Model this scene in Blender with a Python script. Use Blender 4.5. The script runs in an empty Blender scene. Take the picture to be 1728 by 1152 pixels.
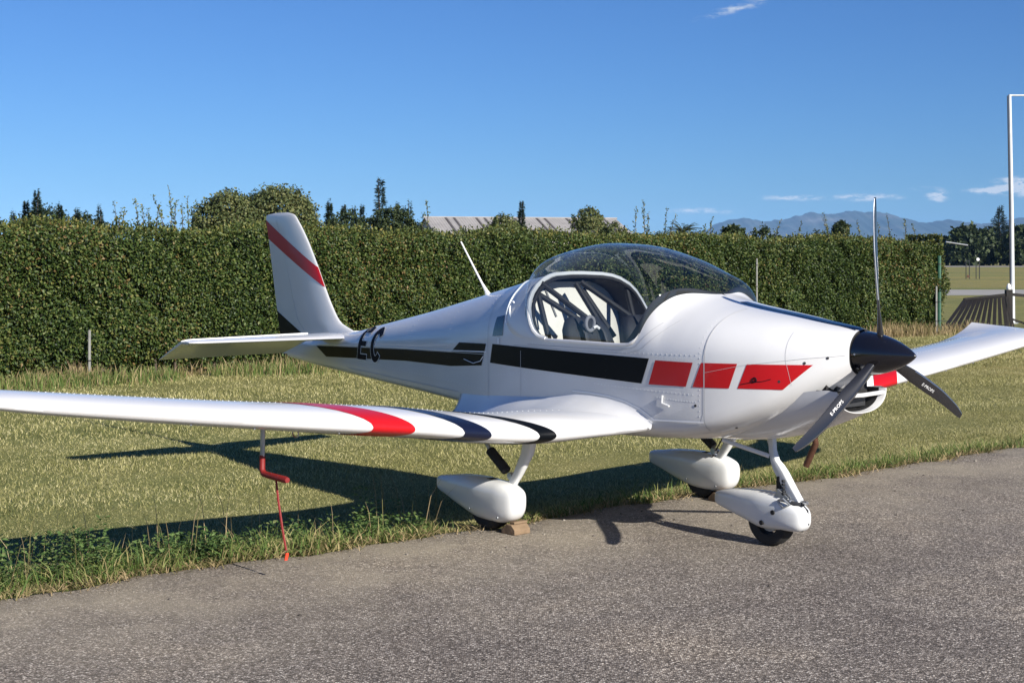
import bpy, bmesh, math, random
import numpy as np
from mathutils import Vector, Matrix

# ------------------------------------------------------------------ camera, sky, sun, exposure
scene = bpy.context.scene
COL = scene.collection
CAM_H = 1.685
HEAD = math.radians(39.179)            # fuselage axis against the viewing direction
SH, CH = math.sin(HEAD), math.cos(HEAD)
PX, PY = 2.008, 7.945                  # ground point below the propeller

cam_d = bpy.data.cameras.new("camera")
cam = bpy.data.objects.new("camera", cam_d)
COL.objects.link(cam)
cam.location = (0, 0, CAM_H)
cam.rotation_euler = (math.radians(90), 0, 0)
cam_d.sensor_width = 36.0
cam_d.lens = 2465.0 / 1728.0 * 36.0
cam_d.shift_y = -(576 - 434) / 1728.0
cam_d.clip_start = 0.1
cam_d.clip_end = 60000
scene.camera = cam

SUN_EL = math.radians(26.8)
SUN_DIR = Vector((SH * math.cos(SUN_EL), -CH * math.cos(SUN_EL), math.sin(SUN_EL)))
sun_d = bpy.data.lights.new("sun", 'SUN')
sun_d.energy = 5.0
sun_d.angle = math.radians(0.5)
sun_d.color = (1.0, 0.945, 0.85)
sun = bpy.data.objects.new("sun", sun_d)
sun.rotation_euler = SUN_DIR.to_track_quat('Z', 'Y').to_euler()
sun.location = (5, -6, 8)
COL.objects.link(sun)

world = bpy.data.worlds.new("World")
scene.world = world
world.use_nodes = True
def build_world():
    nt = world.node_tree
    nt.nodes.clear()
    N = nt.nodes.new
    L = nt.links.new
    out = N('ShaderNodeOutputWorld')
    bg = N('ShaderNodeBackground')
    bg.inputs['Strength'].default_value = 0.0475
    sky = N('ShaderNodeTexSky')
    sky.sky_type = 'NISHITA'
    sky.sun_disc = False
    sky.sun_elevation = SUN_EL
    sky.sun_rotation = math.atan2(SUN_DIR.x, SUN_DIR.y)
    sky.air_density = 1.0
    sky.dust_density = 0.0
    sky.ozone_density = 3.0
    # thin clouds: soft streaks placed by azimuth and elevation, broken by noise
    tc = N('ShaderNodeTexCoord')
    sep = N('ShaderNodeSeparateXYZ')
    L(tc.outputs['Generated'], sep.inputs[0])
    def m(op, a, b=None, c=None):
        n = N('ShaderNodeMath'); n.operation = op
        for i, v in enumerate((a, b, c)):
            if v is None: continue
            if isinstance(v, (int, float)): n.inputs[i].default_value = v
            else: L(v, n.inputs[i])
        return n.outputs[0]
    az = m('ARCTAN2', sep.outputs['X'], sep.outputs['Y'])
    el = m('ARCSINE', sep.outputs['Z'])
    comb = N('ShaderNodeCombineXYZ')
    L(m('MULTIPLY', az, 90.0), comb.inputs[0]); L(m('MULTIPLY', el, 260.0), comb.inputs[1])
    nz = N('ShaderNodeTexNoise'); nz.inputs['Scale'].default_value = 1.0
    nz.inputs['Detail'].default_value = 6.0; nz.inputs['Roughness'].default_value = 0.62
    L(comb.outputs[0], nz.inputs['Vector'])
    total = None
    F = 2465.0
    # (azimuth, elevation, half length, half height, slope, strength)
    for cx, cy, a, b, sl, st in [(1186, 356, 60, 6, 0.0, 1.1), (1340, 334, 52, 5, 0.0, 1.3), (1466, 333, 48, 6, 0.0, 1.4),
                                 (1582, 331, 16, 8, 0.0, 1.9), (1560, 318, 26, 4, 0.0, .7), (1718, 313, 34, 12, 0.0, 2.0),
                                 (1665, 322, 30, 5, 0.0, 1.4), (1790, 318, 60, 14, 0.0, 1.8), (1950, 330, 80, 12, 0.0, 1.4),
                                 (1235, 17, 66, 9, -.24, .62), (1420, -35, 120, 14, -.2, .4)]:
        az0 = math.atan2(cx - 864, F); el0 = math.atan2(434 - cy, math.hypot(F, cx - 864))
        dx = m('SUBTRACT', az, az0)
        dy = m('SUBTRACT', m('SUBTRACT', el, el0), m('MULTIPLY', dx, -sl))
        qx = m('POWER', m('ABSOLUTE', m('DIVIDE', dx, a / F)), 2.0)
        qy = m('POWER', m('ABSOLUTE', m('DIVIDE', dy, b / F)), 2.0)
        g = m('MULTIPLY', m('POWER', 2.718, m('MULTIPLY', m('ADD', qx, qy), -1.0)), st)
        total = g if total is None else m('ADD', total, g)
    mask = m('MULTIPLY', total, m('MULTIPLY_ADD', nz.outputs['Fac'], 3.4, -1.15))
    mr = N('ShaderNodeMapRange'); mr.interpolation_type = 'SMOOTHSTEP'
    L(mask, mr.inputs[0])
    mr.inputs[1].default_value = 0.10; mr.inputs[2].default_value = 0.95
    mr.inputs[3].default_value = 0.0; mr.inputs[4].default_value = 0.92
    mix = N('ShaderNodeMix'); mix.data_type = 'RGBA'
    L(mr.outputs[0], mix.inputs['Factor'])
    tint = N('ShaderNodeMix'); tint.data_type = 'RGBA'; tint.blend_type = 'MULTIPLY'
    tint.inputs['Factor'].default_value = 1.0
    L(sky.outputs[0], tint.inputs['A'])
    tint.inputs['B'].default_value = (0.40, 0.71, 1.24, 1)
    L(tint.outputs['Result'], mix.inputs['A'])
    mix.inputs['B'].default_value = (9.5, 10.2, 11.0, 1)
    L(mix.outputs['Result'], bg.inputs['Color'])
    L(bg.outputs[0], out.inputs['Surface'])
build_world()

vs = scene.view_settings
vs.view_transform = 'Standard'
vs.look = 'None'
vs.gamma = 1.0
vs.use_curve_mapping = False
vs.exposure = 0.7
scene.render.engine = 'CYCLES'
scene.cycles.use_denoising = True
scene.cycles.max_bounces = 6
scene.cycles.diffuse_bounces = 3
scene.cycles.glossy_bounces = 3
scene.cycles.transparent_max_bounces = 12
scene.cycles.volume_bounces = 0

# ------------------------------------------------------------------ helpers
rng = np.random.default_rng(7)
random.seed(7)

def tag(o, label=None, cat=None, group=None, kind=None):
    if label: o['label'] = label
    if cat: o['category'] = cat
    if group: o['group'] = group
    if kind: o['kind'] = kind
    return o

def empty(name, loc=(0, 0, 0), rz=0.0):
    o = bpy.data.objects.new(name, None)
    o.empty_display_size = 0.2
    COL.objects.link(o)
    o.location = loc
    o.rotation_euler = (0, 0, rz)
    return o

def link(name, me, mat=None, parent=None):
    o = bpy.data.objects.new(name, me)
    COL.objects.link(o)
    if mat is not None and not me.materials: me.materials.append(mat)
    if parent is not None: o.parent = parent
    return o

def mesh(name, verts, faces, smooth=True, recalc=True):
    me = bpy.data.meshes.new(name)
    me.from_pydata([tuple(map(float, v)) for v in verts], [], [tuple(int(i) for i in f) for f in faces])
    if recalc:
        bm = bmesh.new(); bm.from_mesh(me)
        bmesh.ops.remove_doubles(bm, verts=bm.verts, dist=1e-5)
        bmesh.ops.recalc_face_normals(bm, faces=bm.faces)
        bm.to_mesh(me); bm.free()
    if smooth: me.polygons.foreach_set('use_smooth', [True] * len(me.polygons))
    me.update()
    return me

def autosmooth(o, deg=35):
    me = o.data
    bm = bmesh.new(); bm.from_mesh(me)
    a = math.radians(deg)
    for e in bm.edges:
        if len(e.link_faces) == 2 and e.calc_face_angle(0) > a: e.smooth = False
    bm.to_mesh(me); bm.free()
    return o

class MB:
    """collects geometry for ONE mesh object"""
    def __init__(s): s.v = []; s.f = []
    def add(s, v, f):
        n = len(s.v); s.v += [tuple(p) for p in v]; s.f += [tuple(i + n for i in q) for q in f]; return s
    def box(s, c, d, R=None):
        cx, cy, cz = c; dx, dy, dz = (q / 2 for q in d)
        P = [Vector((x, y, z)) for x in (-dx, dx) for y in (-dy, dy) for z in (-dz, dz)]
        if R is not None: P = [R @ p for p in P]
        P = [(p.x + cx, p.y + cy, p.z + cz) for p in P]
        return s.add(P, [(0, 1, 3, 2), (4, 6, 7, 5), (0, 4, 5, 1), (2, 3, 7, 6), (0, 2, 6, 4), (1, 5, 7, 3)])
    def tube(s, pts, r, n=10, caps=True, flat=1.0):
        pts = [Vector(p) for p in pts]
        rs = r if hasattr(r, '__len__') else [r] * len(pts)
        rings = []
        up = Vector((0, 0, 1))
        d0 = (pts[1] - pts[0]).normalized()
        if abs(d0.dot(up)) > .95: up = Vector((1, 0, 0))
        x = d0.cross(up).normalized()
        for i, p in enumerate(pts):
            a = pts[max(i - 1, 0)]; b = pts[min(i + 1, len(pts) - 1)]
            d = (b - a).normalized()
            x = (x - d * x.dot(d)).normalized()
            y = d.cross(x)
            rings.append([p + x * rs[i] * math.cos(2 * math.pi * k / n) + y * rs[i] * flat * math.sin(2 * math.pi * k / n) for k in range(n)])
        return s.loft(rings, caps)
    def loft(s, rings, caps=True, closed=True):
        n = len(rings[0]); v = [p for r in rings for p in r]; f = []
        m = n if closed else n - 1
        for i in range(len(rings) - 1):
            for k in range(m):
                k2 = (k + 1) % n
                f.append((i * n + k, i * n + k2, (i + 1) * n + k2, (i + 1) * n + k))
        if caps and closed:
            f.append(tuple(range(n - 1, -1, -1)))
            f.append(tuple((len(rings) - 1) * n + k for k in range(n)))
        return s.add(v, f)
    def disc(s, c, axis, r, h, n=20):
        c = Vector(c); ax = Vector(axis).normalized()
        return s.tube([c - ax * h / 2, c + ax * h / 2], r, n)
    def build(s, name, mat, parent=None, smooth=True, deg=40, bevel=0):
        o = link(name, mesh(name, s.v, s.f, smooth), mat, parent)
        if bevel:
            md = o.modifiers.new('bevel', 'BEVEL'); md.width = bevel; md.segments = 2; md.limit_method = 'ANGLE'
        if smooth: autosmooth(o, deg)
        return o

def pchip(xs, ys):
    xs = np.asarray(xs, float); ys = np.asarray(ys, float)
    h = np.diff(xs); d = np.diff(ys) / h
    m = np.zeros_like(ys)
    for i in range(1, len(xs) - 1):
        if d[i - 1] * d[i] > 0:
            w1 = 2 * h[i] + h[i - 1]; w2 = h[i] + 2 * h[i - 1]
            m[i] = (w1 + w2) / (w1 / d[i - 1] + w2 / d[i])
    m[0], m[-1] = d[0], d[-1]
    def f(x):
        x = min(max(float(x), xs[0]), xs[-1])
        i = min(int(np.searchsorted(xs, x, 'right')) - 1, len(xs) - 2)
        u = (x - xs[i]) / h[i]
        return ((1 + 2 * u) * (1 - u) ** 2 * ys[i] + u * (1 - u) ** 2 * h[i] * m[i]
                + u * u * (3 - 2 * u) * ys[i + 1] + u * u * (u - 1) * h[i] * m[i + 1])
    return f

# ------------------------------------------------------------------ materials
def newmat(name):
    mt = bpy.data.materials.new(name); mt.use_nodes = True
    nt = mt.node_tree
    b = nt.nodes['Principled BSDF']
    return mt, nt, b

def plain(name, col, rough=.5, metal=0, coat=0, spec=.5, bump=0, bscale=60, var=0, vscale=3, sss=0):
    """paint, metal, rubber...: one colour with slight uneven tone and relief"""
    mt, nt, b = newmat(name)
    b.inputs['Base Color'].default_value = (*col, 1)
    b.inputs['Roughness'].default_value = rough
    b.inputs['Metallic'].default_value = metal
    b.inputs['Coat Weight'].default_value = coat
    b.inputs['Coat Roughness'].default_value = .06
    b.inputs['Specular IOR Level'].default_value = spec
    tc = nt.nodes.new('ShaderNodeTexCoord')
    nz = nt.nodes.new('ShaderNodeTexNoise'); nz.inputs['Scale'].default_value = vscale
    nz.inputs['Detail'].default_value = 5
    nt.links.new(tc.outputs['Object'], nz.inputs['Vector'])
    if var:
        mp = nt.nodes.new('ShaderNodeMapRange')
        mp.inputs[1].default_value = .3; mp.inputs[2].default_value = .7
        mp.inputs[3].default_value = 1 - var; mp.inputs[4].default_value = 1 + var
        nt.links.new(nz.outputs['Fac'], mp.inputs[0])
        mu = nt.nodes.new('ShaderNodeVectorMath'); mu.operation = 'SCALE'
        mu.inputs[0].default_value = col
        nt.links.new(mp.outputs[0], mu.inputs['Scale'])
        nt.links.new(mu.outputs[0], b.inputs['Base Color'])
    if bump:
        n2 = nt.nodes.new('ShaderNodeTexNoise'); n2.inputs['Scale'].default_value = bscale
        n2.inputs['Detail'].default_value = 4
        nt.links.new(tc.outputs['Object'], n2.inputs['Vector'])
        bp = nt.nodes.new('ShaderNodeBump'); bp.inputs['Strength'].default_value = bump
        bp.inputs['Distance'].default_value = .01
        nt.links.new(n2.outputs['Fac'], bp.inputs['Height'])
        nt.links.new(bp.outputs[0], b.inputs['Normal'])
    return mt

def ramp_mat(name, stops, rough=.6, translucent=0.0, noise_scale=0, noise_amt=0.0, spec=.4, zmix=None):
    """leaves and grass: every blade or leaf (mesh island) takes its own colour of the ramp"""
    mt, nt, b = newmat(name)
    geo = nt.nodes.new('ShaderNodeNewGeometry')
    rp = nt.nodes.new('ShaderNodeValToRGB')
    el = rp.color_ramp.elements
    while len(el) > 1: el.remove(el[-1])
    el[0].position = stops[0][0]; el[0].color = (*stops[0][1], 1)
    for p, c in stops[1:]:
        e = el.new(p); e.color = (*c, 1)
    fac = geo.outputs['Random Per Island']
    if noise_scale:
        nz = nt.nodes.new('ShaderNodeTexNoise'); nz.inputs['Scale'].default_value = noise_scale
        nz.inputs['Detail'].default_value = 3
        nt.links.new(geo.outputs['Position'], nz.inputs['Vector'])
        ma = nt.nodes.new('ShaderNodeMath'); ma.operation = 'MULTIPLY_ADD'
        ma.inputs[1].default_value = noise_amt * 2; ma.inputs[2].default_value = -noise_amt
        nt.links.new(nz.outputs['Fac'], ma.inputs[0])
        ad = nt.nodes.new('ShaderNodeMath'); ad.operation = 'ADD'; ad.use_clamp = True
        nt.links.new(fac, ad.inputs[0]); nt.links.new(ma.outputs[0], ad.inputs[1])
        fac = ad.outputs[0]
    nt.links.new(fac, rp.inputs['Fac'])
    nt.links.new(rp.outputs['Color'], b.inputs['Base Color'])
    b.inputs['Roughness'].default_value = rough
    b.inputs['Specular IOR Level'].default_value = spec
    if translucent:
        tr = nt.nodes.new('ShaderNodeBsdfTranslucent')
        nt.links.new(rp.outputs['Color'], tr.inputs['Color'])
        mx = nt.nodes.new('ShaderNodeMixShader'); mx.inputs[0].default_value = translucent
        nt.links.new(b.outputs[0], mx.inputs[1]); nt.links.new(tr.outputs[0], mx.inputs[2])
        nt.links.new(mx.outputs[0], nt.nodes['Material Output'].inputs['Surface'])
    return mt

def tinted_glass(name, tint, refl=1.0):
    mt, nt, b = newmat(name)
    nt.nodes.remove(b)
    tr = nt.nodes.new('ShaderNodeBsdfTransparent'); tr.inputs[0].default_value = (*tint, 1)
    gl = nt.nodes.new('ShaderNodeBsdfGlossy'); gl.inputs['Roughness'].default_value = .02
    gl.inputs[0].default_value = (refl, refl, refl, 1)
    lw = nt.nodes.new('ShaderNodeLayerWeight'); lw.inputs['Blend'].default_value = .5
    pw = nt.nodes.new('ShaderNodeMath'); pw.operation = 'POWER'; pw.inputs[1].default_value = 4.0
    nt.links.new(lw.outputs['Facing'], pw.inputs[0])
    fr = nt.nodes.new('ShaderNodeMath'); fr.operation = 'MULTIPLY_ADD'; fr.inputs[1].default_value = .8; fr.inputs[2].default_value = .05
    nt.links.new(pw.outputs[0], fr.inputs[0])
    mx = nt.nodes.new('ShaderNodeMixShader')
    nt.links.new(fr.outputs[0], mx.inputs[0])
    nt.links.new(tr.outputs[0], mx.inputs[1]); nt.links.new(gl.outputs[0], mx.inputs[2])
    nt.links.new(mx.outputs[0], nt.nodes['Material Output'].inputs['Surface'])
    return mt

M = {}
M['white'] = plain('white_paint', (.70, .70, .70), .24, coat=.45, var=.04, vscale=2.2, bump=.045, bscale=3.6)
M['white2'] = plain('white_gelcoat', (.69, .70, .70), .28, coat=.4, var=.03, vscale=6)
M['black'] = plain('black_paint', (.004, .005, .007), .35, coat=.0, spec=.12)
M['navy'] = plain('navy_paint', (.006, .009, .026), .25, coat=.25, spec=.4)
M['red'] = plain('red_paint', (.47, .008, .012), .3, coat=.15, spec=.3)
M['letter'] = plain('black_lettering', (.006, .006, .012), .6, spec=.12)
M['matt_black'] = plain('matt_black', (.012, .012, .013), .7, bump=.1, bscale=90)
M['carbon'] = plain('black_blade', (.016, .016, .018), .22, coat=.6)
M['spin'] = plain('spinner_black', (.008, .008, .012), .15, coat=.8)
M['rubber'] = plain('tyre_rubber', (.018, .018, .018), .8, bump=.25, bscale=120, var=.25)
M['alu'] = plain('brushed_aluminium', (.55, .56, .58), .35, metal=1, bump=.05)
M['steel'] = plain('galvanised_steel', (.42, .44, .46), .45, metal=.8, var=.12, vscale=14)
M['dark_metal'] = plain('dark_metal', (.045, .046, .05), .45, metal=.4)
M['seam'] = plain('seam_grey', (.46, .47, .49), .5)
M['seam_white'] = plain('white_edge', (.86, .87, .88), .3)
M['decal_white'] = plain('white_lettering', (.8, .8, .8), .4)
M['lining'] = plain('cabin_lining', (.032, .032, .036), .8, bump=.15)
M['cream'] = plain('cream_cloth', (.80, .77, .70), .85, bump=.2, bscale=60, var=.06, vscale=5)
M['seat_grey'] = plain('grey_upholstery', (.22, .22, .24), .8, bump=.2)
M['seat_dark'] = plain('black_upholstery', (.016, .016, .018), .7, bump=.2)
M['exhaust'] = plain('exhaust_rust', (.10, .045, .026), .6, metal=.5, var=.3, vscale=20)
M['wood'] = plain('weathered_wood', (.20, .135, .08), .8, bump=.5, bscale=30, var=.22, vscale=16)
M['red_cloth'] = plain('red_cover', (.20, .011, .010), .6, bump=.15, var=.1)
M['red_tag'] = plain('red_tag', (.75, .07, .03), .6)
M['glass'] = tinted_glass('canopy_acrylic', (.79, .82, .84))
M['win'] = plain('quarter_window', (.012, .02, .035), .05, coat=.6)

# ------------------------------------------------------------------ the aircraft
# aircraft frame: t metres behind the propeller, l metres to its left, z up
AIR = empty('light_aircraft', (PX, PY, 0), math.atan2(-CH, SH))
tag(AIR, 'white low-wing propeller aircraft with red and black stripes parked on the taxiway edge', 'airplane')
def A(t, l, z): return (-t, l, z)
def world_of(t, l, z=0.0):
    return Vector((PX - t * SH + l * CH, PY + t * CH + l * SH, z))

ST = [  # t, half width, bottom, lower corner, shoulder, top, top exponent, bottom exponent
    (.115, .128, 1.030, 1.13, 1.17, 1.290, 2.0, 2.0),
    (.20, .205, .960, 1.09, 1.15, 1.302, 2.0, 2.1),
    (.35, .310, .862, 1.01, 1.12, 1.322, 2.1, 2.4),
    (.55, .410, .760, .91, 1.10, 1.352, 2.2, 2.8),
    (.85, .500, .655, .79, 1.10, 1.394, 2.2, 3.2),
    (1.0, .522, .622, .76, 1.10, 1.420, 2.1, 3.4),
    (1.16, .537, .608, .75, 1.10, 1.462, 2.0, 3.5),
    (1.3, .546, .598, .74, 1.10, 1.535, 2.25, 3.6),
    (1.9, .555, .580, .72, 1.10, 1.590, 3.0, 3.6),
    (2.35, .545, .585, .72, 1.10, 1.585, 3.0, 3.6),
    (2.65, .525, .605, .73, 1.09, 1.550, 2.8, 3.6),
    (3.0, .485, .635, .75, 1.07, 1.487, 2.5, 3.6),
    (3.465, .425, .662, .77, 1.04, 1.395, 2.3, 3.6),
    (4.0, .345, .688, .785, 1.00, 1.285, 2.4, 3.6),
    (4.6, .260, .714, .80, .97, 1.175, 2.6, 3.4),
    (5.2, .178, .742, .82, .94, 1.075, 2.4, 3.0),
    (5.8, .098, .776, .84, .915, 1.030, 2.0, 2.6),
    (6.25, .035, .812, .86, .91, 1.000, 2.0, 2.2)]
_S = [pchip([s[0] for s in ST], [s[k] for s in ST]) for k in range(1, 8)]
def sec(t): return [f(t) for f in _S]

def body_q(t, q, side=-1, off=0.0):
    """point of the skin above the shoulder: q = 0 shoulder, 1 = top centre line"""
    w, zb, zl, zu, zt, nu, nl = sec(t)
    q = min(max(q, 0), 1)
    l = w * max(0.0, 1 - q ** nu) ** (1 / nu)
    return np.array([-t, side * l, zu + (zt - zu) * q])
def body_z(t, z, side=-1):
    w, zb, zl, zu, zt, nu, nl = sec(t)
    if z > zu:
        q = min((z - zu) / (zt - zu), 1); l = w * max(0, 1 - q ** nu) ** (1 / nu)
    elif z < zl:
        q = min((zl - z) / (zl - zb), 1); l = w * max(0, 1 - q ** nl) ** (1 / nl)
    else: l = w
    return np.array([-t, side * l, z])
def on_body(t, z, side=-1, off=.002):
    p = body_z(t, z, side); e = .004
    a = body_z(t + e, z, side) - body_z(t - e, z, side)
    b = body_z(t, z + e, side) - body_z(t, z - e, side)
    n = np.cross(a, b); n /= np.linalg.norm(n) + 1e-12
    if n[1] * side < 0: n = -n
    return p + n * off

# outline of the cockpit opening (height fraction against t)
QT = [1.160, 1.169, 1.187, 1.222, 1.252, 1.275, 1.298, 1.338, 1.420, 1.60, 2.13, 2.22, 2.290, 2.345, 2.388, 2.412, 2.445, 2.50]
QV = [1.0, .992, .975, .93, .855, .73, .57, .27, .145, .13, .13, .15, .23, .40, .62, .82, .95, 1.0]
q_cut = pchip(QT, QV)

def build_fuselage():
    ts = sorted(set([round(x, 4) for x in list(np.linspace(.115, 1.0, 34)) + list(np.linspace(1.02, 1.12, 6)) + list(np.linspace(1.1601, 1.34, 50)) + list(np.linspace(1.35, 2.2, 36))
                     + list(np.linspace(2.2, 2.52, 40)) + list(np.linspace(2.54, 6.25, 90))]))
    rings = []
    for t in ts:
        w, zb, zl, zu, zt, nu, nl = sec(t)
        pts = []
        for k in range(10):
            a = math.pi / 2 * (1 - k / 9)
            pts.append((w * math.cos(a) ** (2 / nl), zl - (zl - zb) * math.sin(a) ** (2 / nl)))
        for k in range(1, 5):
            pts.append((w, zl + (zu - zl) * k / 5))
        qe = q_cut(t) if 1.160 < t < 2.50 else 1.0
        fe = math.asin(min(1, qe) ** (nu / 2))
        for k in range(17):
            a = fe * k / 16
            pts.append((w * max(0, math.cos(a)) ** (2 / nu), zu + (zt - zu) * math.sin(a) ** (2 / nu)))
        right = [A(t, -l, z) for l, z in pts]
        left = [A(t, l, z) for l, z in pts]
        rings.append(left[::-1] + right[1:])
    fus = MB(); fus.loft([r for r, t in zip(rings, ts) if t >= .835 or abs(t - .835) < .02], caps=False, closed=False)
    fo = fus.build('fuselage', M['white'], AIR, deg=50)
    cw = MB(); cw.loft([r for r, t in zip(rings, ts) if t <= .842], caps=False, closed=False)
    co = cw.build('cowling', M['white'], AIR, deg=50)
    # face of the cowl behind the spinner
    ring = rings[0]
    c = np.mean(np.array(ring), axis=0)
    fm = MB(); fm.add(ring + [tuple(c)], [(i, i + 1, len(ring)) for i in range(len(ring) - 1)])
    fm.build('cowl_face', M['matt_black'], co)
    # tail closure
    ring = rings[-1]; c = np.mean(np.array(ring), axis=0)
    fm = MB(); fm.add(ring + [tuple(c)], [(i, i + 1, len(ring)) for i in range(len(ring) - 1)])
    fm.build('tail_cap', M['white'], fo)
    return fo, co
FUS, COWL = build_fuselage()

def grid_decal(name, fn, nu, nv, mat, parent):
    """patch mapped onto a skin: fn(u, v) gives the point"""
    v = [fn(i / nu, j / nv) for i in range(nu + 1) for j in range(nv + 1)]
    f = [(i * (nv + 1) + j, (i + 1) * (nv + 1) + j, (i + 1) * (nv + 1) + j + 1, i * (nv + 1) + j + 1) for i in range(nu) for j in range(nv)]
    return link(name, mesh(name, v, f), mat, parent)

def side_patch(name, poly, mat, parent, nu=24, nv=6, off=.0022, sides=(-1, 1)):
    (a, b, c, d) = [np.array(p) for p in poly]     # a->b along the top edge, d->c along the bottom edge
    for s in sides:
        def fn(u, v):
            p = (a * (1 - u) + b * u) * (1 - v) + (d * (1 - u) + c * u) * v
            return on_body(p[0], p[1], s, off)
        grid_decal(name, fn, nu, nv, mat, parent)

def side_line(name, pts, width, mat, parent, off=.0025, sides=(-1, 1), n=40):
    """thin strip following a path (t, z) on the skin"""
    P = np.array(pts, float)
    L = np.concatenate([[0], np.cumsum(np.linalg.norm(np.diff(P, axis=0), axis=1))])
    for s in sides:
        vv = []; ff = []
        for i in range(n + 1):
            d = L[-1] * i / n
            p = np.array([np.interp(d, L, P[:, 0]), np.interp(d, L, P[:, 1])])
            e = L[-1] / n
            q = np.array([np.interp(min(d + e, L[-1]), L, P[:, 0]), np.interp(min(d + e, L[-1]), L, P[:, 1])]) - \
                np.array([np.interp(max(d - e, 0), L, P[:, 0]), np.interp(max(d - e, 0), L, P[:, 1])])
            q /= np.linalg.norm(q) + 1e-9
            nrm = np.array([-q[1], q[0]]) * width / 2
            vv += [on_body(*(p + nrm), s, off), on_body(*(p - nrm), s, off)]
        for i in range(n): ff.append((2 * i, 2 * i + 1, 2 * i + 3, 2 * i + 2))
        link(name, mesh(name, vv, ff), mat, parent)

# painted stripes along the side
side_patch('black_stripe', [(2.752, 1.107), (1.240, 1.092), (1.300, .942), (2.782, .980)], M['black'], FUS, 40)
side_patch('black_stripe', [(4.02, 1.003), (3.26, 1.022), (3.30, .925), (4.02, .918)], M['black'], FUS)
side_patch('black_stripe', [(3.262, 1.022), (2.862, 1.030), (2.892, .955), (3.302, .925)], M['black'], FUS)
side_patch('black_stripe', [(3.19, 1.096), (2.832, 1.104), (2.862, 1.034), (3.30, 1.026)], M['black'], FUS, 12, 3)
side_patch('black_stripe', [(5.62, .945), (4.02, 1.003), (4.02, .918), (5.42, .866)], M['black'], FUS, 30)
side_patch('red_stripe', [(1.192, 1.084), (.918, 1.084), (.966, .944), (1.243, .941)], M['red'], FUS)
side_patch('red_stripe', [(.862, 1.086), (.642, 1.090), (.690, .950), (.920, .945)], M['red'], COWL)
side_patch('red_stripe', [(.588, 1.090), (.262, 1.096), (.402, .956), (.640, .952)], M['red'], COWL)
side_patch('side_window', [(2.722, 1.286), (2.630, 1.302), (2.628, 1.168), (2.752, 1.158)], M['win'], FUS, 8, 8, .003)
side_patch('white_gap', [(2.69, 1.150), (2.665, 1.150), (2.665, 1.112), (2.69, 1.112)], M['seam_white'], FUS, 2, 3, .004)
# seams
side_line('panel_seam', [(.842, 1.385), (.842, 1.25), (.842, 1.0), (.842, .8), (.842, .70)], .006, M['seam'], FUS)
side_line('panel_seam', [(.842, 1.030), (.60, 1.085), (.30, 1.13), (.13, 1.15)], .0016, M['seam'], COWL, off=.003)
side_line('panel_seam', [(.40, 1.27), (.385, 1.10), (.36, .98)], .0016, M['seam'], COWL)
side_line('panel_seam', [(5.6, .955), (4.6, 1.000), (3.9, 1.018), (3.25, 1.035), (2.83, 1.05)], .008, M['seam_white'], FUS, off=.0035)  # panel joint along the crease, its highlight painted in near-white
side_line('panel_seam', [(2.81, 1.42), (2.81, 1.2), (2.80, .9), (2.80, .70)], .004, M['seam'], FUS, off=.0045)
side_line('panel_seam', [(2.42, 1.08), (2.42, .9), (2.42, .70)], .003, M['seam'], FUS, off=.0045)
side_line('panel_seam', [(5.0, .80), (4.0, .775), (3.2, .755)], .004, M['seam'], FUS)
side_line('canopy_groove', [(2.35, 1.125), (2.0, 1.125), (1.5, 1.128), (1.36, 1.15), (1.27, 1.235), (1.2, 1.30)], .004, M['seam'], FUS)
side_line('canopy_groove', [(2.5, 1.112), (2.0, 1.108), (1.42, 1.112), (1.30, 1.145), (1.2, 1.23), (1.1, 1.32)], .003, M['seam'], FUS)

def rivet_row(name, pts, step, parent, side=-1, r=.0045):
    P = np.array(pts, float)
    L = np.concatenate([[0], np.cumsum(np.linalg.norm(np.diff(P, axis=0), axis=1))])
    mb = MB()
    for d in np.arange(0, L[-1], step):
        t = np.interp(d, L, P[:, 0]); z = np.interp(d, L, P[:, 1])
        c = on_body(t, z, side, 0.0); n = on_body(t, z, side, 1.0) - c
        x = np.cross(n, [0, 0, 1.0]); x /= np.linalg.norm(x); y = np.cross(n, x)
        base = [c + r * (x * math.cos(a) + y * math.sin(a)) for a in np.linspace(0, 2 * math.pi, 6, endpoint=False)]
        mb.add(base + [c + n * .0026], [(i, (i + 1) % 6, 6) for i in range(6)])
    o = mb.build(name, M['white2'], parent)
    o['kind'] = 'stuff'
for s in (-1, 1):
    rivet_row('rivets', [(2.3, 1.135), (1.45, 1.115), (1.25, 1.12), (.9, 1.125)], .035, FUS, s)
    rivet_row('rivets', [(.875, 1.32), (.875, .95), (.875, .75)], .03, FUS, s)
    rivet_row('rivets', [(1.7, .915), (1.2, .905), (.9, .90)], .03, FUS, s)
    rivet_row('rivets', [(2.86, 1.40), (2.86, .72)], .03, FUS, s)
    rivet_row('rivets', [(3.35, 1.38), (3.35, .70)], .04, FUS, s)
    rivet_row('rivets', [(3.95, 1.26), (3.95, .72)], .04, FUS, s)
    rivet_row('rivets', [(5.3, .90), (4.2, .85), (3.3, .82), (2.9, .80)], .04, FUS, s)
    rivet_row('rivets', [(2.75, .90), (2.3, .95), (1.75, .93)], .035, FUS, s)
    rivet_row('rivets', [(2.38, 1.07), (2.38, .72)], .035, FUS, s)
    rivet_row('rivets', [(1.60, .93), (1.60, 1.1)], .035, FUS, s)
    rivet_row('rivets', [(1.18, .87), (1.02, .86), (.9, .86)], .02, FUS, s)

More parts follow.
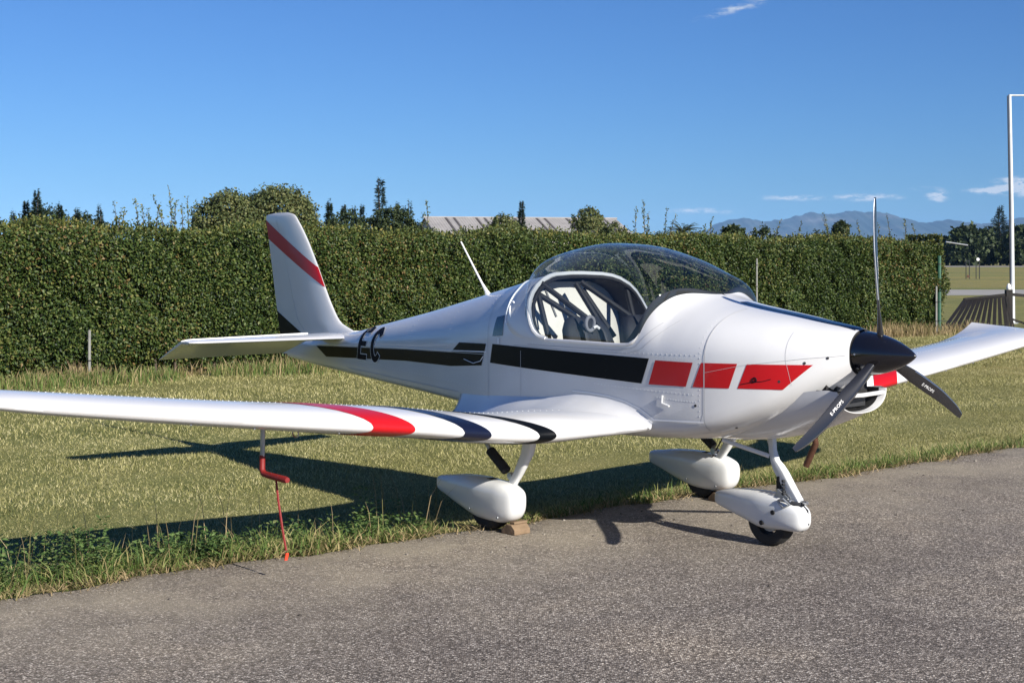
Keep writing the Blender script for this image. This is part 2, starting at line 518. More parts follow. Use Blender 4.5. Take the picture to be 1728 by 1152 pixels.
# registration letters, mapped on the slanted rear fuselage
def letter(strokes, t0, z0, wd, ht, mat, off, grow=0.0):
    """strokes: centre lines in a unit box, drawn with a constant width"""
    for s in (-1, 1):
        mb = MB()
        for pts, wid in strokes:
            P = np.array(pts, float) * [wd, ht]
            n = len(P); vv = []
            for i in range(n):
                d = P[min(i + 1, n - 1)] - P[max(i - 1, 0)]; d /= np.linalg.norm(d)
                nr = np.array([-d[1], d[0]]) * (wid / 2 + grow)
                ext = d * grow * (1 if i == n - 1 else -1 if i == 0 else 0)
                for q in (P[i] + nr + ext, P[i] - nr + ext):
                    x, y = q
                    vv.append(on_body(t0 - (x + .16 * y), z0 + y, s, off))
            mb.add(vv, [(2 * i, 2 * i + 1, 2 * i + 3, 2 * i + 2) for i in range(n - 1)])
        mb.build('registration_letter' if grow == 0 else 'letter_outline', mat, FUS)
def seg(a, b, n=6): return [tuple(np.array(a) * (1 - i / n) + np.array(b) * i / n) for i in range(n + 1)]
Es = [(seg((.15, 0), (.15, 1), 10), .050), (seg((.1, .92), (.95, .92)), .042), (seg((.1, .5), (.8, .5)), .040), (seg((.1, .08), (.95, .08)), .042)]
Carc = [(.5 + .40 * math.cos(a), .5 + .44 * math.sin(a)) for a in np.radians(np.linspace(38, 322, 26))]
Cs = [(Carc, .050)]
for st, t0 in ((Es, 4.83), (Cs, 4.60)):
    letter(st, t0, .884, .17, .25, M['seam_white'], .0040, grow=.006)
    letter(st, t0, .884, .17, .25, M['letter'], .0052)

# small round emblem on the foremost red field
for s in (-1, 1):
    c = np.array(on_body(.545, 1.005, s, .006)); tt = np.array(on_body(.53, 1.005, s, .006)) - np.array(on_body(.56, 1.005, s, .006)); tt /= np.linalg.norm(tt)
    MB().tube([tuple(c + .012 * (tt * math.cos(a) + np.array([0, 0, 1]) * math.sin(a))) for a in np.linspace(0, 2 * math.pi, 18)], .003, 5).build('emblem_ring', M['letter'], COWL)
    side_line('emblem_wing', [(.625, .975), (.585, .985), (.545, .992), (.50, .998), (.46, 1.012)], .004, M['letter'], COWL, off=.004, sides=(s,), n=10)

# navy strip painting the shadow gap along the cowl-top ridge
def fn(u, v):
    t = .13 + u * .86
    wd = .035 + .02 * (1 - u)
    w, zb, zl, zu, zt, nu, nl = sec(t)
    l = (v * 2 - 1) * wd
    q = max(0, 1 - (abs(l) / w) ** nu) ** (1 / nu)
    return (-t, l, zu + (zt - zu) * q + .003)
grid_decal('ridge_shade_strip', fn, 40, 10, M['navy'], COWL)

# ---- chin scoop with the radiator opening
def build_chin():
    prof = [(.135, .222, .826, .955), (.17, .232, .810, .962), (.25, .248, .773, .955), (.40, .27, .715, .925), (.60, .29, .655, .86), (.85, .31, .615, .78), (1.15, .28, .60, .70)]
    fw = [pchip([p[0] for p in prof], [p[k] for p in prof]) for k in (1, 2, 3)]
    rings = []
    for t in np.linspace(.135, 1.15, 26):
        w, zb, zt = (f(t) for f in fw)
        r = []
        for k in range(29):
            a = math.pi * k / 28
            cx = math.cos(a); sx = math.sin(a)
            r.append(A(t, w * math.copysign(abs(cx) ** (2 / 2.3), cx), zt - (zt - zb) * sx ** (2 / 2.3)))
        rings.append(r)
    mb = MB(); mb.loft(rings, caps=False, closed=False)
    # rolled lip and inner duct
    lip = []
    for k, (dt, sc) in enumerate([(.0, 1.0), (-.008, .99), (-.008, .965), (.0, .95), (.04, .935)]):
        c = np.array(A(.135, 0, .955))
        lip.append([tuple(np.array([-(.135 + dt), c[1] + (p[1] - c[1]) * sc, c[2] + (p[2] - c[2]) * sc])) for p in rings[0]])
    mb.loft(lip, caps=False, closed=False)
    ch = mb.build('chin_scoop', M['white'], AIR, deg=60)
    duct = [[tuple(np.array([-t, p[1] * .935, .96 + (p[2] - .96) * .935])) for p in rings[0]] for t in (.17, .34)]
    db = MB(); db.loft(duct, caps=False, closed=False)
    n = len(duct[0]); db.add(duct[1], [tuple(range(n))])
    db.build('intake_duct', M['matt_black'], ch)
    bar = MB(); bar.tube([A(.14, -.205, .93), A(.128, 0, .925), A(.14, .205, .93)], .012, 8)
    bar.build('intake_bar', M['white'], ch)
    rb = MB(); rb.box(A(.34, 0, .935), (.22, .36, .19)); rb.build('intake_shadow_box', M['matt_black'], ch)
    rb = MB(); rb.box(A(.22, 0, .89), (.03, .26, .07)); rb.build('radiator', M['dark_metal'], ch)
    rb = MB(); rb.box(A(.22, 0, .975), (.03, .24, .05)); rb.build('oil_cooler', M['dark_metal'], ch)
build_chin()
for s in (-1, 1):   # camlocs on the cowl
    for t, z in [(.30, 1.105), (.20, 1.135), (.52, .79), (.72, .72), (.42, 1.0), (.9, .84)]:
        c = on_body(t, z, s, .001); n = on_body(t, z, s, 1.0) - on_body(t, z, s, 0)
        MB().disc(c, n, .008, .004, 10).build('fastener', M['dark_metal'], COWL)

# ---- spinner and propeller
HUB = 1.158
sp = MB()
rings = []
for k in range(22):
    u = k / 21
    t = .112 - .340 * u
    r = .122 * (1 - u ** 1.75) ** .80 if u < 1 else .0005
    rings.append([A(t, r * math.cos(a), HUB + r * math.sin(a)) for a in np.linspace(0, 2 * math.pi, 40, endpoint=False)])
sp.loft(rings, caps=True)
SPIN = sp.build('spinner', M['spin'], AIR, deg=60)
for a in np.radians([60, 100, 180, 220, 300, 340]):
    MB().disc(A(.085, .119 * math.cos(a), HUB + .119 * math.sin(a)), (0, math.cos(a), math.sin(a)), .006, .008, 8).build('screw', M['alu'], SPIN)

def blade_frame(th):
    er = np.array([0, math.cos(th), math.sin(th)]); et = np.array([0, -math.sin(th), math.cos(th)])
    return er, et, np.array([1.0, 0, 0])        # forward = +x
ch_f = pchip([.08, .14, .22, .36, .52, .68, .80, .855], [.046, .050, .062, .074, .071, .060, .046, .028])
be_f = pchip([.08, .2, .4, .6, .855], np.radians([42, 36, 27, 20, 15]))
th_f = pchip([.08, .14, .25, .5, .855], [.046, .034, .018, .011, .004])
sw_f = pchip([.08, .3, .55, .75, .855], [0, .006, .004, -.012, -.030])
def blade_pt(th, r, xc, up, extra=0.0):
    """xc 0 = leading edge .. 1 trailing edge; up = +1 front face, -1 rear face"""
    er, et, fw = blade_frame(th)
    c = ch_f(r); b = be_f(r)
    cd = et * math.cos(b) + fw * math.sin(b)      # towards the leading edge
    nd = fw * math.cos(b) - et * math.sin(b)
    yt = th_f(r) * 2.2 * (math.sqrt(max(xc, 0)) * (1 - xc) ** .8)
    p = np.array([0, 0, HUB]) + er * r + cd * (c * (.42 - xc) + sw_f(r)) + nd * up * (yt / 2 + extra)
    return p
TH0 = math.radians(94.9)
for k in range(3):
    th = TH0 + k * 2 * math.pi / 3
    rings = []
    xs = [.5 * (1 - math.cos(math.pi * i / 9)) for i in range(10)]
    for r in np.linspace(.08, .852, 34):
        rings.append([tuple(blade_pt(th, r, x, 1)) for x in xs[::-1]] + [tuple(blade_pt(th, r, x, -1)) for x in xs[1:-1]])
    mb = MB(); mb.loft(rings)
    bl = mb.build('propeller_blade', M['carbon'], AIR, deg=60)
    # pale guard along the leading edge
    vv = []; ff = []
    for i, r in enumerate(np.linspace(.30, .845, 24)):
        vv += [tuple(blade_pt(th, r, .10, 1, .0012)), tuple(blade_pt(th, r, .0, 1, .0016) + blade_frame(th)[1] * .0012), tuple(blade_pt(th, r, .08, -1, .0012))]
    for i in range(23):
        ff += [(3 * i, 3 * i + 1, 3 * i + 4, 3 * i + 3), (3 * i + 1, 3 * i + 2, 3 * i + 5, 3 * i + 4)]
    link('edge_guard', mesh('edge_guard', vv, ff), M['alu'], bl)
    # maker's lettering on the front face
    cu = bpy.data.curves.new('txt', 'FONT'); cu.body = 'E-PROPS'; cu.size = 1; cu.resolution_u = 2
    to = bpy.data.objects.new('txt', cu); COL.objects.link(to)
    dg = bpy.context.evaluated_depsgraph_get()
    tm = bpy.data.meshes.new_from_object(to.evaluated_get(dg))
    bpy.data.objects.remove(to)
    co = np.array([v.co[:] for v in tm.vertices]); w = co[:, 0].max()
    r0, r1 = (.41, .53)
    for i, v in enumerate(tm.vertices):
        u = co[i, 0] / w; h = co[i, 1]
        if k == 1: r = r1 - (r1 - r0) * u; xc = .42 + h * .34 - .02
        else: r = r0 + (r1 - r0) * u; xc = .68 - h * .34
        v.co = blade_pt(th, r, xc, 1, .0022)
    tm.materials.clear()
    link('blade_lettering', tm, M['decal_white'], bl)

# ---- canopy
z_can = pchip([1.160, 1.22, 1.298, 1.55, 1.868, 2.097, 2.334, 2.574, 2.80, 2.90],
              [1.463, 1.528, 1.592, 1.700, 1.766, 1.777, 1.748, 1.668, 1.570, 1.522])
qg = pchip([1.160, 1.169, 1.187, 1.222, 1.252, 1.275, 1.298, 1.338, 1.420, 1.60, 2.15, 2.26, 2.33, 2.39, 2.43, 2.50, 2.62, 2.90],
           [1.0, .992, .975, .93, .855, .73, .57, .27, .145, .13, .13, .15, .23, .40, .62, .84, .95, 1.0])
def glass_pt(t, f, side, off=0.0):
    b = body_q(t, qg(t), side)
    n = 2.25
    c = max(0, math.cos(f)) ** (2 / n); s = max(0, math.sin(f)) ** (2 / n)
    zt = max(z_can(t), b[2] + .001)
    ang = math.atan2(math.sin(f), math.cos(f))
    return np.array([-t, b[1] * c * 1.006 + side * off * math.cos(ang), b[2] + (zt - b[2]) * s + off * math.sin(ang)])
CANOPY = empty('canopy_pivot'); CANOPY.name = 'canopy'; CANOPY.parent = AIR
ts = list(np.linspace(1.1605, 1.34, 40)) + list(np.linspace(1.35, 2.2, 36)) + list(np.linspace(2.22, 2.895, 40))
rings = []
for t in ts:
    fs = np.linspace(0, math.pi / 2, 20)
    rings.append([tuple(glass_pt(t, f, 1)) for f in fs] + [tuple(glass_pt(t, f, -1)) for f in fs[::-1][1:]])
mb = MB(); mb.loft(rings, caps=False, closed=False)
mb.build('glass_bubble', M['glass'], CANOPY, deg=80)
# black seal along the foot of the windscreen
vv = []; ff = []
fw_ = pchip([1.16, 1.168, 1.18, 1.20, 1.23, 1.28, 1.34, 1.44], np.radians([90, 80, 48, 35, 27, 20, 11, 1]))
for s in (-1, 1):
    tt = list(np.linspace(1.1606, 1.20, 24)) + list(np.linspace(1.205, 1.44, 28)); n0 = len(vv)
    for t in tt:
        for j in range(7): vv.append(tuple(glass_pt(t, fw_(t) * j / 6, s, -.006)))
    for i in range(len(tt) - 1):
        for j in range(6):
            a = n0 + i * 7 + j; ff.append((a, a + 1, a + 8, a + 7))
link('windscreen_seal', mesh('windscreen_seal', vv, ff), M['matt_black'], CANOPY)
# rail along the opening
pts = [on_body(t, body_q(t, q_cut(t), -1)[2], -1, .004) for t in np.linspace(1.33, 2.30, 42)]
for s in (-1, 1):
    mb = MB(); mb.tube([(p[0], p[1] * -s, p[2]) for p in pts], [.001, .004] + [.009] * (len(pts) - 4) + [.004, .001], 8)
    mb.build('canopy_rail', M['white'], CANOPY)
# rear hoop: the rim of the rear deck
def hoop(off, inset, r, name, mat, dt=0.0, parent=None):
    tr = [2.16, 2.22, 2.25, 2.290, 2.32, 2.345, 2.37, 2.388, 2.40, 2.412, 2.43, 2.445, 2.47, 2.4995]
    P = []
    for t in tr:
        b = body_q(t, q_cut(t), -1); P.append(np.array([b[0] - dt, b[1] * (1 - inset), b[2] - inset * .5 + off]))
    P += [np.array([p[0], -p[1], p[2]]) for p in P[::-1]]
    mb = MB(); mb.tube(P, r, 8)
    return mb.build(name, mat, parent or CANOPY)
hoop(.004, 0.0, .016, 'rear_hoop', M['white2'])
hoop(.0, .035, .013, 'hoop_seal', M['matt_black'], dt=-.02)
# white rear frame lying on the deck
rim_t = pchip([0, .13, .2, .43, .8, .95, 1.0], [2.36, 2.42, 2.53, 2.61, 2.62, 2.70, 2.82])
arc_t = lambda q: float(np.interp(q, QV[10:], QT[10:])) if q > .13 else 2.13
for s in (-1, 1):
    def fn(u, v):
        q = .13 + .87 * math.sin(u * math.pi / 2) ** .9 if u > 0 else .13
        ta = arc_t(q) + .004; tr = rim_t(q)
        t = ta + (tr - ta) * v
        p = body_q(t, q, s); o = .008 if 0 < v < 1 else .001
        f = math.atan2(q, math.sqrt(max(0, 1 - q * q)))
        return (p[0], p[1] + s * o * math.cos(f), p[2] + o * math.sin(f))
    grid_decal('canopy_rear_frame', fn, 30, 6, M['white'], CANOPY)
    # edge trim of the frame and the latch loop
    P = []
    for u in np.linspace(.12, .98, 26):
        q = .13 + .87 * math.sin(u * math.pi / 2) ** .9
        p = body_q(rim_t(q), q, s); P.append((p[0], p[1] + s * .004, p[2] + .004))
    MB().tube(P, .006, 6).build('frame_trim', M['seam_white'], CANOPY)
    c = on_body(2.53, 1.335, s, .014)
    MB().tube([(c[0] + .03 * math.cos(a), c[1], c[2] + .055 * math.sin(a)) for a in np.radians(np.linspace(60, 330, 20))], .006, 6).build('latch_handle', M['seam_white'], CANOPY)

# ---- cabin
CAB = empty('cabin'); CAB.parent = AIR
rings = []
for t in np.linspace(1.165, 2.60, 50):
    w, zb, zl, zu, zt, nu, nl = sec(t)
    qe = (q_cut(t) if t < 2.5 else 1.0) * .97
    pts = []
    for k in range(8):
        a = math.pi / 2 * (1 - k / 7)
        pts.append(((w - .02) * math.cos(a) ** (2 / nl), zl - (zl - zb - .03) * math.sin(a) ** (2 / nl)))
    fe = math.asin(min(1, qe) ** (nu / 2))
    for k in range(12):
        a = fe * k / 11
        pts.append(((w - .02) * max(0, math.cos(a)) ** (2 / nu), zu + (zt - .025 - zu) * math.sin(a) ** (2 / nu)))
    rings.append([A(t, l, z) for l, z in pts][::-1] + [A(t, -l, z) for l, z in pts][1:])
mb = MB(); mb.loft(rings, caps=False, closed=False); mb.build('side_lining', M['lining'], CAB)
# cream rear bulkhead
r = rings[-1]
c = np.mean(np.array(r), axis=0)
mb = MB(); mb.add(r + [tuple(c)], [(i, (i + 1) % len(r), len(r)) for i in range(len(r))])
mb.build('rear_bulkhead', M['cream'], CAB)
# instrument panel under the coaming
w_, zb_, zl_, zu_, zt_, nu_, nl_ = sec(1.22)
pan = []
for k in range(21):
    a = math.pi * k / 20; cx = math.cos(a)
    pan.append((.49 * math.copysign(abs(cx) ** .7, cx), 1.10 + .30 * math.sin(a) ** .7))
mb = MB(); mb.loft([[A(1.28, l, z) for l, z in pan] + [A(1.28, -.47, .86), A(1.28, .47, .86)], [A(1.32, l, z) for l, z in pan] + [A(1.32, -.47, .86), A(1.32, .47, .86)]])
PANEL = mb.build('instrument_panel', M['matt_black'], AIR)
for l, z, r in [(-.3, 1.25, .04), (-.18, 1.25, .04), (-.3, 1.13, .04), (-.18, 1.13, .04), (.2, 1.22, .05), (.33, 1.22, .04)]:
    MB().disc(A(1.324, l, z), (1, 0, 0), r, .012, 16).build('instrument', M['dark_metal'], PANEL)
mb = MB(); mb.loft([[A(1.18, l * .72, .38 + z * .745) for l, z in pan], [A(1.34, l, z + .012) for l, z in pan]], caps=False, closed=False)
mb.build('coaming', M['matt_black'], CAB)
# seats
for s in (-1, 1):
    seat = empty('seat_pivot'); seat.name = 'seat'; seat.parent = AIR
    rings = []
    for (t, z, w, d) in [(1.93, .78, .20, .06), (1.99, .95, .215, .06), (2.06, 1.10, .21, .055), (2.11, 1.22, .185, .05), (2.14, 1.285, .14, .04), (2.15, 1.30, .10, .02)]:
        ring = []
        for a in np.linspace(0, 2 * math.pi, 24, endpoint=False):
            cx, sx = math.cos(a), math.sin(a)
            ring.append(A(t + d * math.copysign(abs(sx) ** .6, sx), s * .26 + w * math.copysign(abs(cx) ** .6, cx), z))
        rings.append(ring)
    mb = MB(); mb.loft(rings); mb.build('backrest', M['seat_dark'], seat)
    rings = [[A(t - .064, s * .26 + w * math.cos(a), z + h * math.sin(a)) for a in np.linspace(0, 2 * math.pi, 20, endpoint=False)]
             for t, z, w, h in ((1.985, .99, .14, .16), (1.975, .99, .13, .15))]
    mb = MB(); mb.loft(rings); mb.build('back_pad', M['seat_grey'], seat)
    mb = MB(); mb.box(A(1.70, s * .26, .80), (.48, .40, .10)); mb.build('cushion', M['seat_dark'], seat, bevel=.03)
    for dl in (-.075, .075):
        mb = MB(); mb.tube([A(2.10, s * .26 + dl, 1.30), A(2.0, s * .26 + dl * 1.1, 1.20), A(1.93, s * .26 + dl * 1.2, 1.0), A(1.85, s * .26 + dl * 1.5, .88)], .022, 8, flat=.2)
        mb.build('harness', M['dark_metal'], seat)
# tubes of the roll-over frame behind the seats
BARS = [((2.41, -.38, 1.515), (2.30, -.08, 1.285)), ((2.43, -.06, 1.51), (2.29, .115, 1.14)), ((2.42, -.40, 1.45), (2.30, -.40, 1.13)),
        ((2.42, -.02, 1.52), (2.20, .225, 1.29)), ((2.43, .00, 1.47), (2.28, .155, 1.15)), ((2.42, .40, 1.47), (2.30, .40, 1.13)), ((2.42, -.39, 1.44), (2.25, -.20, 1.28))]
for a, b in BARS:
    MB().tube([A(*a), A(*b)], .019, 8).build('roll_bar', M['matt_black'], CAB)
MB().tube([A(2.50, -.30, 1.53), A(2.42, -.24, 1.29)], .008, 6).build('thin_tube', M['dark_metal'], CAB)
MB().tube([A(2.0, -.32 + .035 * math.cos(x), 1.262 + .045 * math.sin(x)) for i, x in enumerate(np.linspace(0, 2 * math.pi, 20))], .012, 8).build('headset', M['seat_grey'], CAB)
MB().tube([A(1.99, -.30, 1.235), A(1.99, -.275, 1.245), A(1.99, -.25, 1.23)], .010, 6).build('belt_buckle', M['decal_white'], CAB)
MB().tube([A(1.62, .0, .80), A(1.60, .0, 1.0), A(1.55, .0, 1.08)], .014, 8).build('control_stick', M['dark_metal'], CAB)

# ---- wings
le_t = pchip([.45, .60, .80, 1.02, 1.2, 3.9, 4.2, 4.42, 4.55], [1.21, 1.245, 1.40, 1.525, 1.55, 1.55, 1.575, 1.66, 1.80])
te_t = pchip([.45, 1.0, 2.0, 3.0, 4.05, 4.35, 4.55], [2.88, 2.82, 2.71, 2.58, 2.44, 2.42, 2.43])
le_z = pchip([.45, .60, .80, 1.02, 2.0, 3.0, 3.93, 4.55], [.690, .682, .662, .650, .757, .868, .982, 1.062])
tw_f = pchip([.45, .60, .80, 1.02, 2.0, 3.0, 4.05, 4.35, 4.55], [.080, .085, .112, .147, .147, .135, .118, .085, .030])
up_f = pchip([.45, 4.02, 4.2, 4.38, 4.55], [0, 0, .008, .036, .078])     # upswept tip
inc_f = pchip([.45, 1.0, 3.0, 4.05, 4.55], [.065, .060, .050, .040, .030])
def foil(l, xc, up):
    c = te_t(l) - le_t(l)
    x = min(max(xc, 0), 1)
    yt = 5 * tw_f(l) * (.2969 * math.sqrt(x) - .1260 * x - .3516 * x * x + .2843 * x ** 3 - .1036 * x ** 4)
    yc = .030 * (2 * .4 * x - x * x) / .16 if x < .4 else .030 * (1 - .8 + .8 * x - x * x) / .36
    z = le_z(l) + c * (yc + up * yt * (1.0 if up > 0 else .92)) - c * x * inc_f(l) + up_f(l) * x * x
    return le_t(l) + c * x, z
def wing_ring(l, side, x0, x1, n=16):
    xs = [x0 + (x1 - x0) * (.5 * (1 - math.cos(math.pi * i / n))) if x0 == 0 else x0 + (x1 - x0) * i / n for i in range(n + 1)]
    top = [foil(l, x, 1) for x in xs]; bot = [foil(l, x, -1) for x in xs]
    ring = [A(t, side * l, z) for t, z in top[::-1]] + [A(t, side * l, z) for t, z in (bot[1:] if x0 == 0 else bot)]
    return ring
ls_in = list(np.linspace(.46, 1.25, 22)); ls_out = list(np.linspace(1.3, 4.05, 34)); ls_tip = list(np.linspace(4.05, 4.548, 20))
for s in (-1, 1):
    mb = MB(); mb.loft([wing_ring(l, s, 0, .768) for l in ls_in + ls_out])
    W = mb.build('wing', M['white'], AIR, deg=50)
    mb = MB(); mb.loft([wing_ring(l, s, 0, 1.0, 22) for l in ls_tip]); mb.build('wing_tip', M['white'], W, deg=50)
    mb = MB(); mb.loft([wing_ring(l, s, .7672, 1.0, 8) for l in [.58] + [q for q in ls_in if q > .581] + [q for q in ls_out if q < 2.35] + [2.35]]); mb.build('flap', M['white'], W, deg=50)
    mb = MB(); mb.loft([wing_ring(l, s, .7672, 1.0, 8) for l in [2.356] + [q for q in ls_out if 2.36 < q < 4.04] + [4.044]]); mb.build('aileron', M['white'], W, deg=50)
    # painted bands wrapped round the leading edge, sweeping outboard
    for a0, a1, mat, nm in [(1.015, 1.125, 'black', 'black_band'), (1.475, 1.665, 'navy', 'navy_band'), (2.0, 2.272, 'red', 'red_band')]:
        def fn(u, v):
            x = (2 * u - 1); up = 1 if x >= 0 else -1
            xc = (abs(x) ** 2) * .755
            l0 = a0 + (a1 - a0) * v
            l = l0
            for _ in range(6):
                c = te_t(l) - le_t(l); l = l0 + (1.25 if up > 0 else 1.25) * c * xc * (1 - .25 * xc)
            l = min(l, 4.03)
            e = 1e-3
            t0, z0 = foil(l, xc, up)
            t1, z1 = foil(l, min(xc + e, 1), up); t2, z2 = foil(l, max(xc - e, 0), up)
            d = np.array([t1 - t2, z1 - z2]); d /= np.linalg.norm(d) + 1e-12
            n = np.array([-d[1], d[0]]) * up
            if xc < 2e-3: n = np.array([-1.0, 0])
            if n[1] * up < -.001 and xc > .01: n = -n
            return A(t0 + n[0] * .002, s * l, z0 + n[1] * .002)
        grid_decal(nm, fn, 60, 8, M[mat], W)
    # rivet line on the crest of the upper skin
    mb = MB()
    for l in np.arange(.75, 4.0, .035):
        for xc in (.30, .62):
            t, z = foil(l, xc, 1)
            mb.add([A(t + .005, s * l, z), A(t, s * l + .005, z), A(t - .005, s * l, z), A(t, s * l - .005, z), A(t, s * l, z + .003)], [(0, 1, 4), (1, 2, 4), (2, 3, 4), (3, 0, 4)])
    o = mb.build('rivets', M['white2'], W); o['kind'] = 'stuff'
    # landing light lens and small dots under the leading edge
    for l in (2.45, 2.95, 3.3):
        t, z = foil(l, .05, -1); MB().disc(A(t, s * l, z - .002), (0, 0, 1), .007, .006, 8).build('drain', M['alu'], W)
    # fillet between the wing root and the fuselage, running on behind the trailing edge
    vv = []; n = 56
    for i in range(n + 1):
        u = i / n; t = 1.215 + 1.965 * u
        zz = float(np.interp(t, [1.215, 1.31, 1.44, 1.58, 1.75, 1.88, 2.02, 2.2, 3.18], [.735, .785, .820, .838, .845, .842, .822, .800, .758]))
        w = abs(body_z(t, zz, s)[1])
        wid = float(np.interp(t, [1.215, 1.3, 1.45, 1.65, 1.95, 2.4, 2.8, 3.18], [.014, .045, .11, .19, .22, .19, .14, .08]))
        lo = w + wid
        xc = (t - le_t(lo)) / (te_t(lo) - le_t(lo))
        zo = (foil(lo, min(max(xc, 0), .995), 1)[1] if xc < 1 else foil(lo, .995, 1)[1] + (t - te_t(lo)) * .12) - .004
        for j in range(8):
            v = j / 7
            vv.append(A(t, s * (w - .004 + (wid + .004) * v ** 1.35), zz - (zz - zo) * (1 - (1 - v) ** 1.5)))
        if i == n: last = vv[-8:]
    ff = [(i * 8 + j, i * 8 + j + 1, (i + 1) * 8 + j + 1, (i + 1) * 8 + j) for i in range(n) for j in range(7)]
    k = len(vv); tb = [A(3.18, s * abs(body_z(3.18, .68, s)[1]), .675)]
    vv += tb; ff += [tuple(range(k - 8, k)) + (k,)]
    link('root_fairing', mesh('root_fairing', vv, ff), M['white'], W)
    # trunk of the gear, seen below the wing
    for l in (1.02,):
        pass

# foot step and root fillet line
side_line('fairing_seam', [(1.20, .738), (1.31, .792), (1.44, .828), (1.58, .847), (1.75, .856), (1.9, .856)], .007, M['seam_white'], FUS, off=.003)
side_line('panel_seam', [(1.22, .735), (.98, .745), (.845, .75)], .010, M['seam_white'], FUS, off=.004)
for s in (-1, 1):
    c = [on_body(1.13 + d, z, s, .01) for d, z in ((0, .885), (.004, .84), (-.05, .825))]
    MB().tube(c, .006, 6).build('vent_tube', M['white2'], FUS)
    MB().tube([on_body(3.12, .985, s, .006), on_body(2.98, .965, s, .014), on_body(2.89, .985, s, .012), on_body(2.86, 1.02, s, .006)], .0028, 6).build('pull_cord', M['decal_white'], FUS)

# ---- tail
f_le = pchip([.95, 1.02, 1.075, 1.138, 1.27, 1.435, 1.609, 2.0, 2.06, 2.078], [5.0, 5.10, 5.22, 5.42, 5.555, 5.675, 5.79, 6.11, 6.19, 6.30])
f_te = pchip([.80, .993, 1.207, 1.86, 2.03, 2.06, 2.078], [6.37, 6.42, 6.475, 6.63, 6.672, 6.66, 6.50])
f_th = pchip([.80, 1.0, 1.1, 1.3, 2.0, 2.05, 2.078], [.10, .115, .10, .088, .060, .045, .008])
def fin_half(t, z):
    a, b = f_le(z), f_te(z); x = min(max((t - a) / (b - a), 0), 1)
    return f_th(z) * 2.6 * (.2969 * math.sqrt(x) - .1260 * x - .3516 * x * x + .2843 * x ** 3 - .1015 * x ** 4) / .52 * .52
def fin_ring(z, x0, x1, n=14):
    a, b = f_le(z), f_te(z)
    xs = [x0 + (x1 - x0) * (.5 * (1 - math.cos(math.pi * i / n))) for i in range(n + 1)]
    P = [(a + (b - a) * x) for x in xs]
    return [A(t, fin_half(t, z), z) for t in P[::-1]] + [A(t, -fin_half(t, z), z) for t in (P[1:] if x0 == 0 else P)]
zs = list(np.linspace(.97, 2.02, 40)) + [2.035, 2.05, 2.06, 2.068, 2.074, 2.078]
mb = MB(); mb.loft([fin_ring(z, 0, .64) for z in zs]); FIN = mb.build('fin', M['white'], AIR, deg=50)
zs2 = list(np.linspace(.84, 2.02, 40)) + [2.035, 2.05, 2.06, 2.068, 2.074, 2.078]
mb = MB(); mb.loft([fin_ring(z, .645, 1.0) for z in zs2]); RUD = mb.build('rudder', M['white'], AIR, deg=50)
def fin_patch(name, poly, mat, parent):
    a, b, c, d = [np.array(p) for p in poly]
    for s in (-1, 1):
        def fn(u, v):
            p = (a * (1 - u) + b * u) * (1 - v) + (d * (1 - u) + c * u) * v
            t = min(max(p[0], f_le(p[1]) + .0005), f_te(p[1]) - .001)
            e = .004
            return A(t, s * (fin_half(t, p[1]) + .0022), p[1])
        grid_decal(name, fn, 40, 8, mat, parent)
fin_patch('red_stripe', [(f_te(2.018), 2.018), (f_le(1.600), 1.600), (f_le(1.432), 1.432), (f_te(1.85), 1.85)], M['red'], FIN)
fin_patch('black_stripe', [(f_te(1.212), 1.212), (5.98, 1.012), (6.02, .955), (f_te(.955), .955)], M['black'], RUD)
# tailplane and drooped elevator
for s in (-1, 1):
    def hz(l, part):
        u = (l - .06) / 1.30
        a = 5.10 + .32 * u; h = 5.585 + .02 * u; z0 = 1.030 - .012 * u; th = .072 - .022 * u
        if u > .93: k = (u - .93) / .07; a += .05 * k * k; th *= (1 - .55 * k * k)
        ring = []
        if part == 0:
            for i in range(11):
                x = i / 10; y = th * (math.sqrt(x) * 1.5 - x * .75 if x < .5 else .6857 * (1 - (x - .5) * .35))
                ring.append((a + (h - a) * x, z0 + y * .55))
            low = [(t, z0 - (z - z0) * .8) for t, z in ring[::-1][:-1]]
            ring = ring + low
        else:
            e = 5.995 + .0 * u
            dz = .155
            for x in np.linspace(0, 1, 8): ring.append((h + .004 + (e - h) * x, z0 - dz * x + th * .40 * (1 - x) + .003))
            for x in np.linspace(1, 0, 8): ring.append((h + .004 + (e - h) * x, z0 - dz * x - th * .40 * (1 - x) - .003))
        return [A(t, s * l, z) for t, z in ring]
    lz = list(np.linspace(.06, 1.27, 16)) + list(np.linspace(1.28, 1.36, 7))
    mb = MB(); mb.loft([hz(l, 0) for l in lz]); HT = mb.build('tailplane', M['white'], AIR, deg=50)
    mb = MB(); mb.loft([hz(l, 1) for l in lz[2:]]); mb.build('elevator', M['white'], HT, deg=50)

# ---- antenna, pitot mast, exhaust
MB().tube([A(3.44, 0, 1.395), A(3.475, 0, 1.44), A(3.53, 0, 1.50), A(3.78, 0, 1.80)], [.026, .014, .008, .0055], 8).build('antenna', M['decal_white'], AIR)
MB().tube([A(.50, .04, .70), A(.49, .05, .62), A(.56, .05, .485)], .019, 12).build('exhaust_pipe', M['exhaust'], AIR)
PL = -2.70
tm, zm = 1.96, .57
MB().tube([A(tm, PL, foil(-PL, .3, -1)[1] + .01), A(tm + .005, PL, zm + .06)], .012, 10, flat=1.3).build('pitot_mast', M['steel'], AIR)
for l in (-2.55, 2.55):
    t, z = foil(abs(l), .3, -1)
    MB().tube([A(t + .03 * math.cos(x), l, z - .012 + .022 * math.sin(x)) for x in np.linspace(0, 2 * math.pi, 14)], .004, 6).build('tie_down_ring', M['steel'], AIR)

